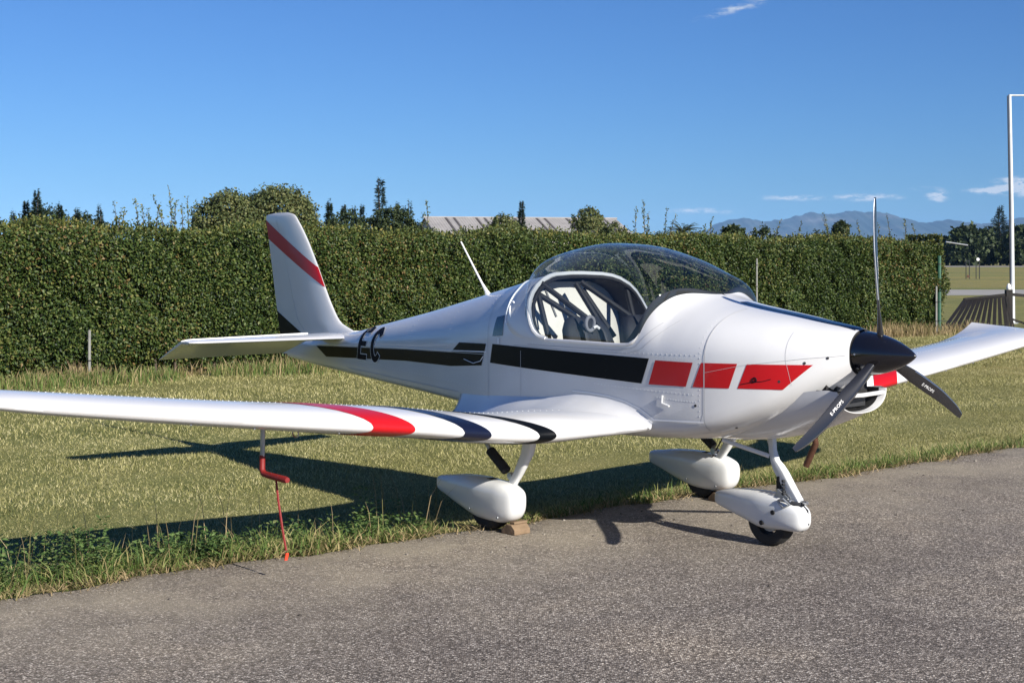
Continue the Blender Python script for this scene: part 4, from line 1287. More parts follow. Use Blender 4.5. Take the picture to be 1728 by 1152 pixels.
def hedge_foot():
    n = 15000
    l = rng.uniform(-3, 25.2, n); t = 15.75 - np.abs(rng.normal(0, .42, n)) + rng.uniform(0, .2, n)
    cl = vnoise(l, t * .5, 2.0, 21) * .6 + vnoise(l, t, 6, 22) * .4
    keep = rng.random(n) < .42 + .6 * cl
    t, l, cl = t[keep], l[keep], cl[keep]; n = len(t)
    W = to_world(t, l, np.full(n, LOW))
    H = rng.uniform(.08, .36, n) * (.75 + .45 * cl)
    o = link('dry_grass', blades_mesh('dry_grass', W, H, rng.uniform(.008, .016, n), rng.uniform(.03, .16, n), rng.uniform(0, 6.28, n)), M['dry_blade'])
    tag(o, 'tall dry yellow grass along the foot of the hedge', 'grass', kind='stuff')
    n = 7000
    l = rng.uniform(-3, 9, n); t = 15.55 - np.abs(rng.normal(0, .5, n))
    keep = vnoise(l, t, 1.6, 31) > -.1
    t, l = t[keep], l[keep]; n = len(t)
    o = link('green_tufts', blades_mesh('green_tufts', to_world(t, l, np.full(n, LOW)), rng.uniform(.06, .24, n), rng.uniform(.008, .014, n), rng.uniform(.03, .12, n), rng.uniform(0, 6.28, n)), M['verge_blade'])
    tag(o, 'green grass tufts in front of the hedge at left', 'grass', kind='stuff')
hedge_foot()

# ------------------------------------------------------------------ hedge
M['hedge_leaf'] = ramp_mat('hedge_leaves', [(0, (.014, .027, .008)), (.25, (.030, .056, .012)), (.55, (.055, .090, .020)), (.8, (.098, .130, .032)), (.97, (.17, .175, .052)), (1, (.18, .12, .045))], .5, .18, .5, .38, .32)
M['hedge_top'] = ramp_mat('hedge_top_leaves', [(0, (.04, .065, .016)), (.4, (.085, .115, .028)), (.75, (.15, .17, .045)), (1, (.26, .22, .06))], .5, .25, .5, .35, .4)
M['twig'] = plain('twig_bark', (.075, .055, .038), .85, var=.3, vscale=10)
M['bark'] = plain('bark', (.085, .066, .048), .9, bump=.6, bscale=12, var=.3, vscale=5)
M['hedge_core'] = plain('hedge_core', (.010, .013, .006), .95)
HT0, HL0, HL1 = 15.85, -5.0, 23.75
def hedge():
    root = empty('hedge', world_of(HT0, 9, LOW), ROTZ)
    tag(root, 'long clipped dark green hedge running behind the aircraft', 'hedge')
    inv = root.matrix_basis.inverted()
    def loc(W):
        W = np.asarray(W) - np.array(root.location)
        c, s = math.cos(-ROTZ), math.sin(-ROTZ)
        return np.stack([W[:, 0] * c - W[:, 1] * s, W[:, 0] * s + W[:, 1] * c, W[:, 2]], 1)
    topz = lambda l: 2.125 - .0035 * (l + 5) + .045 * np.sin(l * 1.3) + .035 * np.sin(l * 3.7 + 1) + .02 * np.sin(l * 8.9)
    def front(l, z): return HT0 + .075 * vnoise(l, z * 1.4, 1.5, 41) + .06 * vnoise(l, z, 4.5, 42) + .18 * np.clip((z - 1.75) / .5, 0, 1) ** 2 + .25 * np.clip((.35 - z) / .5, 0, 1) ** 1.5
    out_n = np.array([SH, -CH, 0.0])           # out of the front face, in the world
    # front face
    n = 230000
    l = HL0 + (HL1 - HL0) * rng.random(n); z = LOW + .06 + (topz(l) - LOW - .06) * rng.random(n) ** .97
    keep = rng.random(n) < np.clip((z - LOW) * 3.2, .25, 1)
    l, z = l[keep], z[keep]
    dep = np.abs(rng.normal(0, .085, len(l))) - .05
    holes = vnoise(l, z, 9.0, 44)
    dep += np.clip(holes - .25, 0, 1) * .16 + np.clip(vnoise(l, z, 2.6, 48) - .3, 0, 1) * .10
    t = front(l, z) + dep
    W = to_world(t, l, z); n = len(W)
    D = rng.normal(0, 1, (n, 3)) * [.75, .75, .6] + out_n * .55 + np.array([0, 0, -.35])
    Nn = out_n * .75 + np.array([0, 0, .75]) + rng.normal(0, .55, (n, 3))
    L_ = rng.uniform(.036, .070, n) * np.interp(l, [-5, 8, 24], [1.0, .95, 1.05])
    fo = link('foliage', leaves_mesh('foliage', loc(W), unit(D) @ rot_in.T, Nn @ rot_in.T, L_, L_ * rng.uniform(.5, .72, n)), M['hedge_leaf'], root)
    fo['kind'] = 'stuff'
    # sparser leaves deeper inside, seen through the gaps
    n3 = 60000
    l3 = HL0 + (HL1 - HL0) * rng.random(n3); z3 = LOW + .1 + (topz(l3) - LOW - .2) * rng.random(n3)
    W3 = to_world(front(l3, z3) + rng.uniform(.16, .36, n3), l3, z3)
    L3 = rng.uniform(.045, .08, n3)
    fo = link('inner_foliage', leaves_mesh('inner_foliage', loc(W3), rng.normal(0, 1, (n3, 3)), (out_n + rng.normal(0, .6, (n3, 3))) @ rot_in.T, L3, L3 * .6), M['hedge_leaf'], root)
    fo['kind'] = 'stuff'
    # right end and top
    n = 14000
    t = HT0 + rng.uniform(0, 1.1, n); z = LOW + .1 + 2.25 * rng.random(n); l = HL1 + .07 * vnoise(t * 3, z, 2, 45) + np.abs(rng.normal(0, .07, n)) - .1
    W1 = to_world(t, l, z)
    n2 = 46000
    l = HL0 + (HL1 - HL0) * rng.random(n2); t = HT0 + .1 + 1.0 * rng.random(n2) ** .8
    z = topz(l) + rng.normal(0, .045, n2) + .06 * vnoise(l, t * 3, 4, 46) - .12 * np.clip(HT0 + .3 - t, 0, 1)
    W2 = to_world(t, l, z)
    W = np.concatenate([W1, W2]); n = len(W)
    D = rng.normal(0, 1, (n, 3)) + np.array([0, 0, .6])
    L_ = rng.uniform(.04, .075, n)
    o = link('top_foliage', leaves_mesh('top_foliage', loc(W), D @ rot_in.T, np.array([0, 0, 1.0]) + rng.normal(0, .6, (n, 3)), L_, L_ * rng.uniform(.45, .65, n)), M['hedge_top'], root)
    o['kind'] = 'stuff'
    # near-black solid core, its colour standing in for shade deep between the leaves
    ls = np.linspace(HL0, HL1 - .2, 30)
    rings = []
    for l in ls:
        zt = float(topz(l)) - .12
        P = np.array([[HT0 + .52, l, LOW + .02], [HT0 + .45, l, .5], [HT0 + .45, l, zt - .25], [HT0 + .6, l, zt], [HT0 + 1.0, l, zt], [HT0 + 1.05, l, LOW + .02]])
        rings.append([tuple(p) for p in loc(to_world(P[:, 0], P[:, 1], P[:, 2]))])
    MB().loft(rings).build('dark_core', M['hedge_core'], root)
    # stems near the ground
    for l in np.arange(-4.5, 23.5, .55):
        l2 = l + rng.uniform(-.2, .2)
        p = loc(to_world(np.array([HT0 + .14, HT0 + .20, HT0 + .24]), np.array([l2, l2 + .03, l2 - .02]), np.array([LOW - .02, .15, .5])))
        MB().tube([tuple(q) for q in p], [.022, .018, .012], 6).build('stem', M['twig'], root)
    # long shoots standing above the clipped top, each a stem with leaves
    shoots = [(x, y) for x, y in [(190, 342), (205, 350), (226, 335), (248, 352), (262, 345), (266, 330), (282, 318), (296, 338), (308, 342), (322, 332), (214, 356), (238, 347),
              (716, 342), (704, 360), (1078, 352), (1090, 340), (1098, 358), (1126, 352), (1133, 362), (1200, 366), (1186, 380), (1310, 372), (1348, 374), (1392, 368), (1398, 360), (1455, 372), (1500, 362), (1528, 368), (1545, 378), (1482, 376), (1430, 378), (60, 366), (400, 352), (850, 376), (930, 380), (1010, 384)]]
    for x, y in shoots:
        k = (x - 864) / 2465; tt = HT0 + rng.uniform(.3, .8)
        l0 = (k * (PY + tt * CH) - PX + tt * SH) / (CH - k * SH)
        Yd = PY + tt * CH + l0 * SH
        zt = CAM_H + (434 - y) * Yd / 2465; zb = float(topz(l0)) - .1
        if zt < zb + .12: zt = zb + .12
        bend = rng.normal(0, .05, 2)
        pts = np.array([[tt + bend[0] * u * u * 2, l0 + bend[1] * u * u * 2 - bend[1] * 2, zb + (zt - zb) * u] for u in np.linspace(0, 1, 6)])
        Wp = loc(to_world(pts[:, 0], pts[:, 1], pts[:, 2]))
        sh = MB().tube([tuple(q) for q in Wp], [.008, .007, .006, .005, .004, .002], 5).build('shoot', M['twig'], root)
        m_ = int(12 + (zt - zb) * 55)
        u = rng.uniform(.15, 1.02, m_)
        base = np.stack([np.interp(u, np.linspace(0, 1, 6), Wp[:, i]) for i in range(3)], 1) + rng.normal(0, .012, (m_, 3))
        Dd = rng.normal(0, 1, (m_, 3)) + np.array([0, 0, .8])
        Ll = rng.uniform(.04, .075, m_) * (1.1 - .4 * u)
        lf = link('shoot_leaves', leaves_mesh('shoot_leaves', base, Dd, rng.normal(0, 1, (m_, 3)), Ll, Ll * .55), M['hedge_top'], sh)
        lf['kind'] = 'stuff'
rot_in = np.array([[math.cos(-ROTZ), -math.sin(-ROTZ), 0], [math.sin(-ROTZ), math.cos(-ROTZ), 0], [0, 0, 1]])
hedge()

# fence posts caught in the hedge
M['post_green'] = plain('green_coated_post', (.03, .10, .065), .5, var=.2, vscale=8)
M['post_grey'] = plain('grey_concrete_post', (.20, .20, .185), .8, var=.2, vscale=10, bump=.3)
def at_hedge(x, t):
    k = (x - 864) / 2465
    return (k * (PY + t * CH) - PX + t * SH) / (CH - k * SH)
def fence_post(x, t, z0, z1, r, mat, label):
    l = at_hedge(x, t); p = world_of(t, l, LOW)
    o = empty('fence_post', p, ROTZ); tag(o, label, 'fence post', 'old fence posts standing at the hedge')
    MB().tube([(0, 0, -.05), (0, 0, z1 - LOW - .01), (.0, 0, z1 - LOW)], [r, r, r * .7], 8).build('shaft', mat, o)
    for z in np.arange(.3, z1 - LOW, .45): MB().disc((0, 0, z), (0, 0, 1), r * 1.12, .02, 8).build('wire_tie', M['dark_metal'], o)
fence_post(151, 15.62, LOW, .62, .022, M['post_grey'], 'short grey post at the hedge foot left of the tailplane')
fence_post(1277, 15.66, LOW, 1.66, .020, M['post_grey'], 'thin grey post against the hedge above the cowling')
fence_post(1585, 15.75, LOW, 1.72, .045, M['post_green'], 'green post at the right end of the hedge')
fence_post(1580, 15.62, LOW, 1.0, .025, M['post_grey'], 'short grey pipe beside the green post at the hedge end')
rod = MB().tube([tuple(world_of(16.2, at_hedge(1596, 16.2), 2.06)), tuple(world_of(16.0, at_hedge(1633, 16.0), 1.98))], .018, 6).build('hedge_rod', M['steel'])
tag(rod, 'thin pale rod sticking out of the right end of the hedge', 'rod')

# ------------------------------------------------------------------ trees and buildings behind the hedge
def px_at(x, Y, y=None):
    """world X (and height) of something seen at pixel column x, Y metres away"""
    X = (x - 864) / 2465 * Y
    return X if y is None else (X, CAM_H + (434 - y) * Y / 2465)
M['tree_green'] = ramp_mat('tree_leaves', [(0, (.045, .065, .020)), (.4, (.085, .110, .036)), (.75, (.135, .150, .055)), (1, (.19, .185, .07))], .6, .2, .35, .3, .35)
M['tree_dark'] = ramp_mat('dark_tree_leaves', [(0, (.014, .026, .010)), (.5, (.030, .048, .016)), (1, (.060, .080, .026))], .6, .15, .3, .3, .35)
M['needle'] = ramp_mat('needles', [(0, (.012, .026, .014)), (.5, (.022, .042, .022)), (1, (.048, .066, .030))], .6, .1, .4, .25, .35)
M['palm_leaf'] = ramp_mat('palm_leaves', [(0, (.03, .045, .014)), (.5, (.055, .075, .024)), (1, (.12, .12, .045))], .5, .15)

def broadleaf(label, X, Y, blobs, leaf, n, mat, group='trees beyond the hedge', seed=1, name='broadleaf_tree', z0=LOW):
    """blobs: (dx, dy, zc, rx, ry, rz) ellipsoids in metres from the trunk foot"""
    r = np.random.default_rng(seed)
    root = empty(name, (X, Y, z0)); tag(root, label, 'tree', group)
    top = max(b[2] + b[5] for b in blobs)
    tr = MB(); h = top * .55
    tr.tube([(0, 0, -.1), (.03, .02, h * .35), (-.04, 0, h * .7), (.02, .03, h)], [top * .035, top * .028, top * .02, top * .012], 8)
    tr.build('trunk', M['bark'], root)
    for b in blobs:
        MB().tube([(0, 0, h * .45), (b[0] * .5, b[1] * .5, (h * .45 + b[2]) / 2 + .1), (b[0], b[1], b[2])], [top * .016, top * .011, top * .005], 6).build('limb', M['bark'], root)
    vol = np.array([b[3] * b[4] + b[3] * b[5] for b in blobs]); cnt = (vol / vol.sum() * n).astype(int)
    P = []; Nn = []
    for b, c in zip(blobs, cnt):
        # clusters on the blob's surface, leaves round each cluster
        m_ = max(30, int(c / 9))
        d = unit(r.normal(0, 1, (m_, 3))); d[:, 2] = np.where(d[:, 2] < -.55, -d[:, 2], d[:, 2])
        rad = r.uniform(.70, 1.03, m_)[:, None] * (1 + .05 * r.normal(0, 1, (m_, 1)))
        cl = d * rad * np.array(b[3:6])
        q = np.repeat(cl, 16, 0); dd = np.repeat(d, 16, 0)
        q = q + r.normal(0, 1, q.shape) * min(b[3:6]) * .11
        P.append(q + np.array(b[:3])); Nn.append(dd + r.normal(0, .5, dd.shape) + np.array([0, 0, .35]))
    P = np.concatenate(P); Nn = np.concatenate(Nn); k = len(P)
    Ln = leaf * r.uniform(.6, 1.35, k)
    o = link('crown', leaves_mesh('crown', P, r.normal(0, 1, (k, 3)), Nn, Ln, Ln * r.uniform(.6, .9, k)), mat, root)
    return root

def conifer(label, X, Y, H, R, whorls, seed, group='conifers beyond the hedge', mat='needle', spire=.0, z0=LOW, droop=.25, name='conifer'):
    r = np.random.default_rng(seed)
    root = empty(name, (X, Y, z0)); tag(root, label, 'tree', group)
    MB().tube([(0, 0, -.1), (0, 0, H * .5), (r.normal(0, .02) * H, 0, H)], [H * .022, H * .013, H * .003], 7).build('trunk', M['bark'], root)
    P = []; D = []; Ls = []
    for i in range(whorls):
        u = (i + .5) / whorls; u = .06 + .93 * u
        z = H * u
        rad = R * (1 - u) ** (.85) * r.uniform(.62, 1.2)
        if spire and u > 1 - spire: rad = R * .09 + R * .42 * (1 - u)
        nb = int(r.integers(9, 13)) if not (spire and u > 1 - spire) else 4
        for a in r.uniform(0, 6.28) + np.arange(nb) * 6.283 / nb + r.normal(0, .25, nb):
            L = rad * r.uniform(.65, 1.2)
            m_ = max(16, int(44 * L / R + 12)); v = r.uniform(.12, 1.0, m_)
            zz = z - droop * L * v + droop * .9 * L * v * v + r.normal(0, .35 * H / whorls, m_) + r.normal(0, .45 * H / whorls)
            P.append(np.stack([np.cos(a) * L * v, np.sin(a) * L * v, zz], 1))
            sd = r.normal(0, .6, (m_, 3)); D.append(np.array([math.cos(a), math.sin(a), .12]) + sd * [.8, .8, .35])
            Ls.append(np.full(m_, H * .030 + L * .11) * r.uniform(.6, 1.3, m_))
    P = np.concatenate(P); D = np.concatenate(D); Ln = np.concatenate(Ls); k = len(P)
    link('crown', leaves_mesh('crown', P, D, np.array([0, 0, 1.0]) + r.normal(0, .5, (k, 3)), Ln, Ln * r.uniform(.22, .4, k)), M[mat], root)
    return root

# big rounded trees left of the fin
Y = 70
X, zt = px_at(470, Y, 315); h = zt - LOW
broadleaf('large rounded broadleaf tree just left of the aircraft fin', X, Y, [(0, 0, h - 1.25, 1.6, 1.5, 1.2), (.9, .2, h - 1.6, 1.0, 1.2, 1.0), (-.9, 0, h - 1.7, 1.1, 1.2, 1.15), (0, .3, h - 2.7, 2.0, 1.7, 1.2), (1.2, 0, h - 2.8, .9, .9, .9)], .13, 12000, M['tree_green'], seed=2)
X, zt = px_at(395, Y, 322); h = zt - LOW
broadleaf('rounded paler tree beside the largest one, nearer the left edge', X, Y - 1, [(0, 0, h - 1.1, 1.1, 1.2, 1.0), (-.9, .1, h - 1.5, .9, 1.1, .95), (.6, .1, h - 1.6, .9, 1, .9), (0, .2, h - 2.6, 1.8, 1.6, 1.2), (-1.3, .1, h - 2.5, .8, .9, .9)], .13, 10000, M['tree_green'], seed=3)
# conifers: (column, top row, distance, radius in pixels, whorls, label)
CON = [(62, 326, 66, 30, 17, 'twin-topped dark conifer at the far left above the hedge', .0),
       (44, 340, 67, 24, 15, 'conifer leaning on the twin-topped one at its left', .0),
       (101, 345, 66, 17, 13, 'slim dark conifer right of the twin-topped one', .0),
       (22, 360, 64, 16, 10, 'lowest conifer tip at the left edge of the picture', .0),
       (130, 354, 68, 20, 12, 'small brownish conifer between the left conifers and the hedge shoots', .0),
       (168, 352, 66, 16, 11, 'short conifer tip just left of the hedge shoots', .0),
       (556, 340, 84, 19, 15, 'pointed conifer right of the fin, first of the row', .0),
       (580, 347, 86, 16, 14, 'second pointed conifer right of the fin', .0),
       (597, 350, 84, 11, 12, 'slim conifer in the middle of the row right of the fin', .0),
       (611, 348, 85, 11, 12, 'slim conifer left of the tall spire conifer', .0),
       (642, 302, 80, 27, 22, 'tall conifer with a thin bare spire rising above the row', .34),
       (670, 345, 82, 17, 14, 'conifer just right of the tall spire conifer', .0),
       (692, 343, 80, 15, 14, 'last conifer of the row beside the shed roof', .25),
       (880, 341, 92, 13, 14, 'narrow dark conifer standing in front of the shed roof', .0)]
for i, (x, y, Yd, rp, wh, lb, spi) in enumerate(CON):
    X, zt = px_at(x, Yd, y)
    conifer(lb, X, Yd, zt - LOW, rp * Yd / 2465 * 1.5, int(wh * 1.5), 50 + i, spire=spi)
# lower dark bushes and trees
def bush(x, y, Yd, wpx, label, mat, seed, n=3200, leaf=.14):
    X, zt = px_at(x, Yd, y); h = zt - LOW; w = wpx * Yd / 2465
    rz = min(h * .45, w * .8)
    broadleaf(label, X, Yd, [(0, 0, h - rz, w * .75, w * .7, rz), (-w * .5, .1, h - rz * 1.35, w * .5, w * .5, rz * .9), (w * .5, 0, h - rz * 1.3, w * .5, w * .55, rz * .9), (0, 0, h - rz * 1.9, w * .9, w * .8, rz)], leaf, n, M[mat], seed=seed)
bush(585, 356, 78, 52, 'dark bushy tree filling the foot of the conifer row', 'tree_dark', 71)
bush(662, 350, 76, 52, 'broad dark green tree below the spire conifer', 'tree_dark', 72, 4200)
bush(850, 364, 88, 32, 'olive bushy tree in front of the left part of the shed roof', 'tree_green', 73)
bush(992, 351, 88, 30, 'round olive tree hiding the right part of the shed roof', 'tree_green', 74, 2200)
bush(1035, 376, 86, 28, 'low shrub at the right foot of the shed roof', 'tree_green', 75, 1200)
bush(1237, 380, 60, 20, 'small arching tree above the hedge left of the mountain foot', 'tree_dark', 76, 1100, .13)
bush(1292, 385, 75, 34, 'flat brownish bush above the hedge below the first mountain peak', 'tree_dark', 77, 1200)
bush(1419, 373, 90, 15, 'small dark tree top before the middle of the mountain range', 'tree_dark', 78, 900)
bush(1385, 388, 90, 30, 'low dark bush left of the small tree top before the mountains', 'tree_dark', 79, 900)
bush(72, 350, 72, 62, 'dark green bushy mass under the left conifers', 'tree_dark', 81, 3600)
bush(150, 362, 74, 52, 'lower dark bush between the left conifers and the hedge shoots', 'tree_dark', 82, 2600)
# palm
def palm():
    Yd = 62; X, zt = px_at(1153, Yd, 392)
    r = np.random.default_rng(5)
    root = empty('palm_tree', (X, Yd, LOW)); tag(root, 'short palm with spreading fronds above the hedge right of the canopy', 'tree', 'trees beyond the hedge')
    h = zt - LOW
    MB().tube([(0, 0, 0), (0, 0, h * .5), (0, 0, h)], [.17, .15, .16], 9).build('trunk', M['bark'], root)
    for i in range(26):
        a = i * 2.4 + r.normal(0, .1); e = r.uniform(.15, 1.15); L = r.uniform(.75, 1.0)
        v = np.linspace(0, 1, 9)
        rad = L * v * math.cos(e * (1)); zz = h + L * v * math.sin(e) - .35 * L * v * v
        spine = np.stack([np.cos(a) * rad, np.sin(a) * rad, zz], 1)
        m_ = 34; u = r.uniform(.12, 1, m_); sgn = r.choice([-1, 1], m_)
        base = np.stack([np.interp(u, v, spine[:, k]) for k in range(3)], 1)
        d = np.stack([np.cos(a + sgn * .75), np.sin(a + sgn * .75), np.full(m_, .15)], 1)
        fr = MB().tube([tuple(p) for p in spine], [.012] * 5 + [.008] * 4, 5).build('frond', M['palm_leaf'], root)
        lf = link('leaflets', leaves_mesh('leaflets', base, d, np.tile([0, 0, 1.0], (m_, 1)), .22 * (1.15 - .7 * u), np.full(m_, .028)), M['palm_leaf'], fr); lf['kind'] = 'stuff'
palm()

# long shed with pale roof and dark rooflights
M['roof_sheet'] = plain('fibre_cement_roof', (.30, .285, .275), .85, var=.12, vscale=1.2)
M['rooflight'] = plain('dark_rooflight', (.085, .075, .07), .6, var=.2, vscale=2)
M['shed_wall'] = plain('shed_wall', (.42, .40, .36), .85, var=.1)
def shed():
    Yd = 112; px_m = 2465 / Yd
    X0, zr = px_at(716, Yd, 367)
    root = empty('shed', (X0, Yd, LOW), math.radians(14)); tag(root, 'long low shed with pale corrugated roof and dark rooflight strips behind the hedge', 'building')
    zr -= LOW; Lr = 15.4; run = 4.6; drop = 1.35; ze = zr - drop
    MB().box((Lr / 2, 0, ze / 2), (Lr - .3, run * 2 - .4, ze)).build('wall', M['shed_wall'], root, smooth=False)
    for s in (-1, 1):
        x = 0.0; k = 0
        rf = None
        while x < Lr - .05:
            w, mt, nm = ((1.55, 'roof_sheet', 'roof_panel'), (.22, 'rooflight', 'rooflight'), (.42, 'roof_sheet', 'roof_panel'), (.22, 'rooflight', 'rooflight'))[k % 4]
            w = min(w, Lr - x)
            nr = max(2, int(w / .11)); vv = []
            for i in range(nr + 1):
                xx = x + w * i / nr - (.0 if i < nr else .006)
                dz = .02 * (i % 2) + (.0 if nm == 'roof_panel' else .012)
                vv += [(xx, 0, zr + dz), (xx, s * (run + .25), zr - drop * (run + .25) / run + dz)]
            ff = [(2 * i, 2 * i + 1, 2 * i + 3, 2 * i + 2) for i in range(nr)]
            link(nm, mesh(nm, vv, ff, False), M[mt], root)
            x += w; k += 1
    for xg in (.15, Lr - .15):
        mb = MB(); mb.add([(xg, -run, ze), (xg, run, ze), (xg, 0, zr - .02)], [(0, 1, 2)]); mb.build('gable', M['shed_wall'], root, smooth=False)
    MB().tube([(-.1, 0, zr + .03), (Lr + .1, 0, zr + .03)], .07, 6).build('ridge_cap', M['roof_sheet'], root)
shed()

# far trees over the airfield at the right
def far_tree(x, y, Yd, wpx, label, kind, seed):
    X, zt = px_at(x, Yd, y); h = zt - LOW; w = wpx * Yd / 2465
    if kind == 'pine':
        conifer(label, X, Yd, h, w * 1.25, 20, seed, group='trees across the airfield', droop=.1, name='pine_tree')
    else:
        broadleaf(label, X, Yd, [(0, 0, h * .62, w * .8, w * .7, h * .38), (-w * .45, 0, h * .45, w * .6, w * .6, h * .36), (w * .5, .0, h * .42, w * .6, w * .6, h * .36), (0, 0, h * .25, w * .95, w * .8, h * .25)], 1.0, 2600, M['tree_dark'], 'trees across the airfield', seed)
FAR = [(1628, 385, 300, 30, 'rounded dark tree across the airfield at the hedge end', 'b'), (1660, 392, 310, 24, 'lower dark tree between the hedge-end tree and the tall pine', 'b'),
       (1688, 349, 320, 32, 'tall dark pine across the airfield left of the lamp post', 'pine'), (1722, 384, 300, 26, 'dark tree across the airfield at the right picture edge', 'b'),
       (1605, 402, 320, 22, 'dark tree just showing beyond the end of the hedge', 'b'), (1765, 372, 310, 32, 'dark tree beyond the right picture edge', 'b'), (1676, 398, 330, 26, 'dark low tree at the foot of the tall pine', 'b'), (1745, 396, 320, 30, 'low dark tree right of the lamp post', 'b')]
for i, (x, y, Yd, w, lb, k) in enumerate(FAR): far_tree(x, y, Yd, w, lb, k, 90 + i)

# ------------------------------------------------------------------ lamp post, slatted barrier, field frames
M['pole'] = plain('pale_pole_paint', (.62, .64, .66), .4, metal=.1, var=.08, vscale=6)
M['pole_dark'] = plain('dark_grey', (.03, .03, .035), .6)
M['dark_wood'] = plain('dark_stained_wood', (.008, .006, .005), .75, bump=.4, bscale=25, var=.35, vscale=8)
def lamp_post():
    Yd = 40.; X = px_at(1709, Yd); zt = CAM_H + (434 - 160) * Yd / 2465 - LOW
    root = empty('lamp_post', (X, Yd, LOW)); tag(root, 'tall slim pale lamp post at the right edge of the lawn', 'lamp post')
    MB().tube([(0, 0, 0), (-.03, 0, zt * .5), (-.085, 0, zt)], [.065, .055, .045], 12).build('pole', M['pole'], root)
    MB().disc((0, 0, .015), (0, 0, 1), .15, .03, 12).build('base_plate', M['steel'], root)
    MB().tube([(-.085, 0, zt - .02), (.3, 0, zt - .02), (.75, 0, zt - .03)], .025, 8).build('arm', M['pole'], root)
    ob = MB(); ob.loft([[(.55 + .0, y, z + zt - .06) for y, z in ((-.05, 0), (.05, 0), (.05, .05), (-.05, .05))], [(.95, y * 1.6, z + zt - .08) for y, z in ((-.08, 0), (.08, 0), (.06, .07), (-.06, .07))], [(1.25, y, z + zt - .06) for y, z in ((-.05, 0), (.05, 0), (.04, .03), (-.04, .03))]])
    ob.build('lamp_head', M['pole'], root)
    MB().tube([(-.075, -.02, .3), (-.10, -.02, zt * .5), (-.15, -.01, zt - .03)], .012, 6).build('thin_tube', M['pole_dark'], root)  # thin dark tube drawing the dark left side of the pole
    b = MB(); b.loft([[(-.13 + r * math.cos(a), -.06 + r * math.sin(a), z) for a in np.linspace(0, 6.283, 10, endpoint=False)] for r, z in ((.055, .93), (.07, .97), (.05, 1.06), (.01, 1.10))])
    b.build('beacon', M['decal_white'], root)
lamp_post()
def barrier():
    Yd = 37.; X = px_at(1640, Yd)
    root = empty('slatted_barrier', (X, Yd, LOW)); tag(root, 'dark slatted timber barrier leaning back behind the far wing tip', 'barrier')
    o = np.array([X, Yd, LOW])
    b0, b1 = np.array([10.62, 36.0, LOW + .02]) - o, np.array([12.75, 37.2, LOW + .02]) - o
    t0, t1 = np.array([11.78, 38.0, .58]) - o, np.array([12.86, 38.0, .70]) - o
    def bar(name, p, q, w, d):
        p, q = Vector(p), Vector(q); mid = (p + q) / 2; v = q - p
        R = v.to_track_quat('Z', 'Y').to_matrix()
        MB().box(tuple(mid), (w, d, v.length), R).build(name, M['dark_wood'], root, smooth=False)
    for i in range(12):
        u = i / 11.0
        bar('slat', b0 + (b1 - b0) * u, t0 + (t1 - t0) * u - np.array([0, .02, 0]), .085, .03)
    bar('top_rail', t0 - (t1 - t0) * .02, t1, .10, .09)
    bar('bottom_rail', b0, b1, .10, .07)
    bar('post', t1 + np.array([.06, 0, -.82]), t1 + np.array([.06, 0, .14]), .16, .16)
    bar('side_rail', t1 + np.array([.12, 0, .02]), t1 + np.array([1.4, 0, -.10]), .07, .08)
    bar('post', t1 + np.array([1.4, 0, -.85]), t1 + np.array([1.4, 0, .05]), .12, .12)
    bar('brace', t1 + np.array([.12, -.1, -.62]), t1 + np.array([.62, -.1, -.80]), .05, .05)
    c = t1 + np.array([.50, -.25, -.50])
    MB().box(tuple(c), (.14, .10, .14), Matrix.Rotation(.785, 3, 'Y')).build('lantern', M['pole_dark'], root, smooth=False)
    bar('lantern_arm', c, c + np.array([.12, 0, .38]), .035, .035)
    bar('lantern_arm', c, c + np.array([.10, 0, -.32]), .035, .035)
barrier()
def field_frame(x, ytop, label, white=False):
    Yd = 122.; X, zt = px_at(x, Yd, ytop)
    root = empty('field_frame', (X, Yd, LOW)); tag(root, label, 'frame', 'thin dark frames on the airfield')
    h = zt - LOW
    for d in (-.14, .14): MB().tube([(d, 0, 0), (d, 0, h)], .035, 6).build('upright', M['dark_metal'], root)
    MB().tube([(-.16, 0, h), (.16, 0, h)], .03, 6).build('crossbar', M['dark_metal'], root)
    if white: MB().disc((0, -.05, h + .02), (0, 1, 0), .13, .05, 12).build('white_lamp', M['decal_white'], root)
    else: MB().box((.02, -.05, .22), (.16, .1, .22)).build('box', M['exhaust'], root)
field_frame(1633, 440, 'thin dark upright frame on the airfield with a small box at its foot')
field_frame(1650, 438, 'thin dark upright frame on the airfield topped by a white lamp', True)

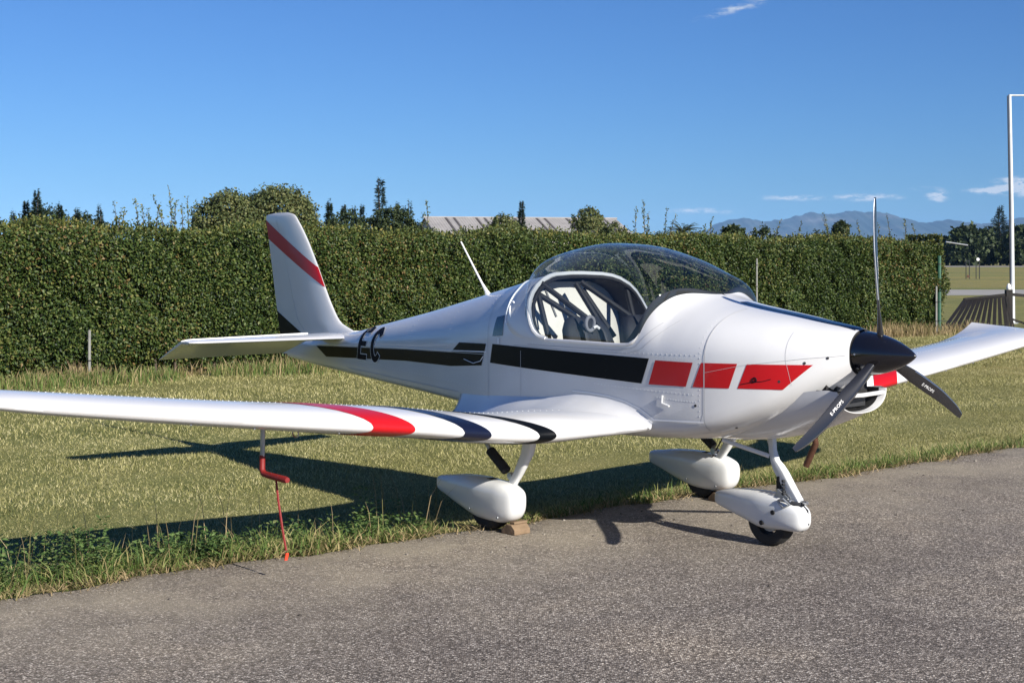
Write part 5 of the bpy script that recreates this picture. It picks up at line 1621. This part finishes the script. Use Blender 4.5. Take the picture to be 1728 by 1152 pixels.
# ------------------------------------------------------------------ mountains and the air before them
def mountains():
    D0 = 11000.; k = D0 / 2465
    prof = [(-2600, 424), (-1200, 418), (-300, 414), (300, 412), (900, 408), (1080, 398), (1150, 392), (1195, 384), (1215, 374), (1232, 368), (1252, 364), (1268, 368), (1290, 372), (1312, 369), (1335, 364), (1352, 359), (1372, 357), (1395, 358),
            (1420, 355), (1448, 355), (1470, 353), (1490, 356), (1505, 361), (1525, 365), (1548, 372), (1562, 375), (1580, 371), (1602, 369), (1640, 373), (1665, 377), (1690, 371), (1712, 365), (1730, 366), (1800, 360), (1950, 372), (2200, 380), (2700, 398), (3600, 418)]
    xs = np.concatenate([np.linspace(-2600, 1000, 50), np.linspace(1010, 1900, 360), np.linspace(1920, 3600, 60)])
    r = np.random.default_rng(3)
    ridge = np.interp(xs, [p[0] for p in prof], [434 - p[1] for p in prof])
    jag = sum(np.sin(xs * f + r.uniform(0, 6)) * a for f, a in ((.11, .6), (.23, .5), (.41, .35), (.83, .25)))
    ridge = np.maximum(ridge + jag * np.clip(ridge / 60, 0, 1), 2)
    ny = 26; V = []
    for j in range(ny):
        u = j / (ny - 1)                      # 0 foot .. crest at .72 .. back
        Y_ = D0 - 1900 + 2700 * u
        sh = np.clip(u / .70, 0, 1); hgt = (sh ** 1.25) if u <= .70 else 1 - ((u - .70) / .30) ** 1.3
        gully = (np.sin(xs * .085 + 3 * np.sin(u * 5)) * .5 + np.sin(xs * .19 + 2 + 4 * u) * .35 + np.sin(xs * .37 + 9 * u) * .2)
        z = ridge * k * np.clip(hgt * (1 + .20 * gully * (1 - sh if u <= .70 else .3)), 0, 1.0) - 3
        scale = Y_ / D0 if u < .70 else 1.0
        for x, zz in zip(xs, z): V.append(((x - 864) * k, Y_, zz))
    n = len(xs)
    F = [(j * n + i, j * n + i + 1, (j + 1) * n + i + 1, (j + 1) * n + i) for j in range(ny - 1) for i in range(n - 1)]
    o = link('mountains', mesh('mountains', V, F), M['mountain']); o['kind'] = 'structure'
mountains()
def haze():
    mt = bpy.data.materials.new('haze_air'); mt.use_nodes = True
    nt = mt.node_tree; nt.nodes.clear()
    out = nt.nodes.new('ShaderNodeOutputMaterial'); vol = nt.nodes.new('ShaderNodeVolumePrincipled')
    vol.inputs['Color'].default_value = (.28, .56, 1.0, 1)
    vol.inputs['Density'].default_value = 5.0e-5
    vol.inputs['Anisotropy'].default_value = -.3
    nt.links.new(vol.outputs[0], out.inputs['Volume'])
    mb = MB(); mb.box((0, 3500, 214), (38000, 25500, 432))
    o = mb.build('haze', mt, smooth=False)
    tag(o, 'thin blue haze in front of the distant mountains', 'haze', kind='stuff')
haze()
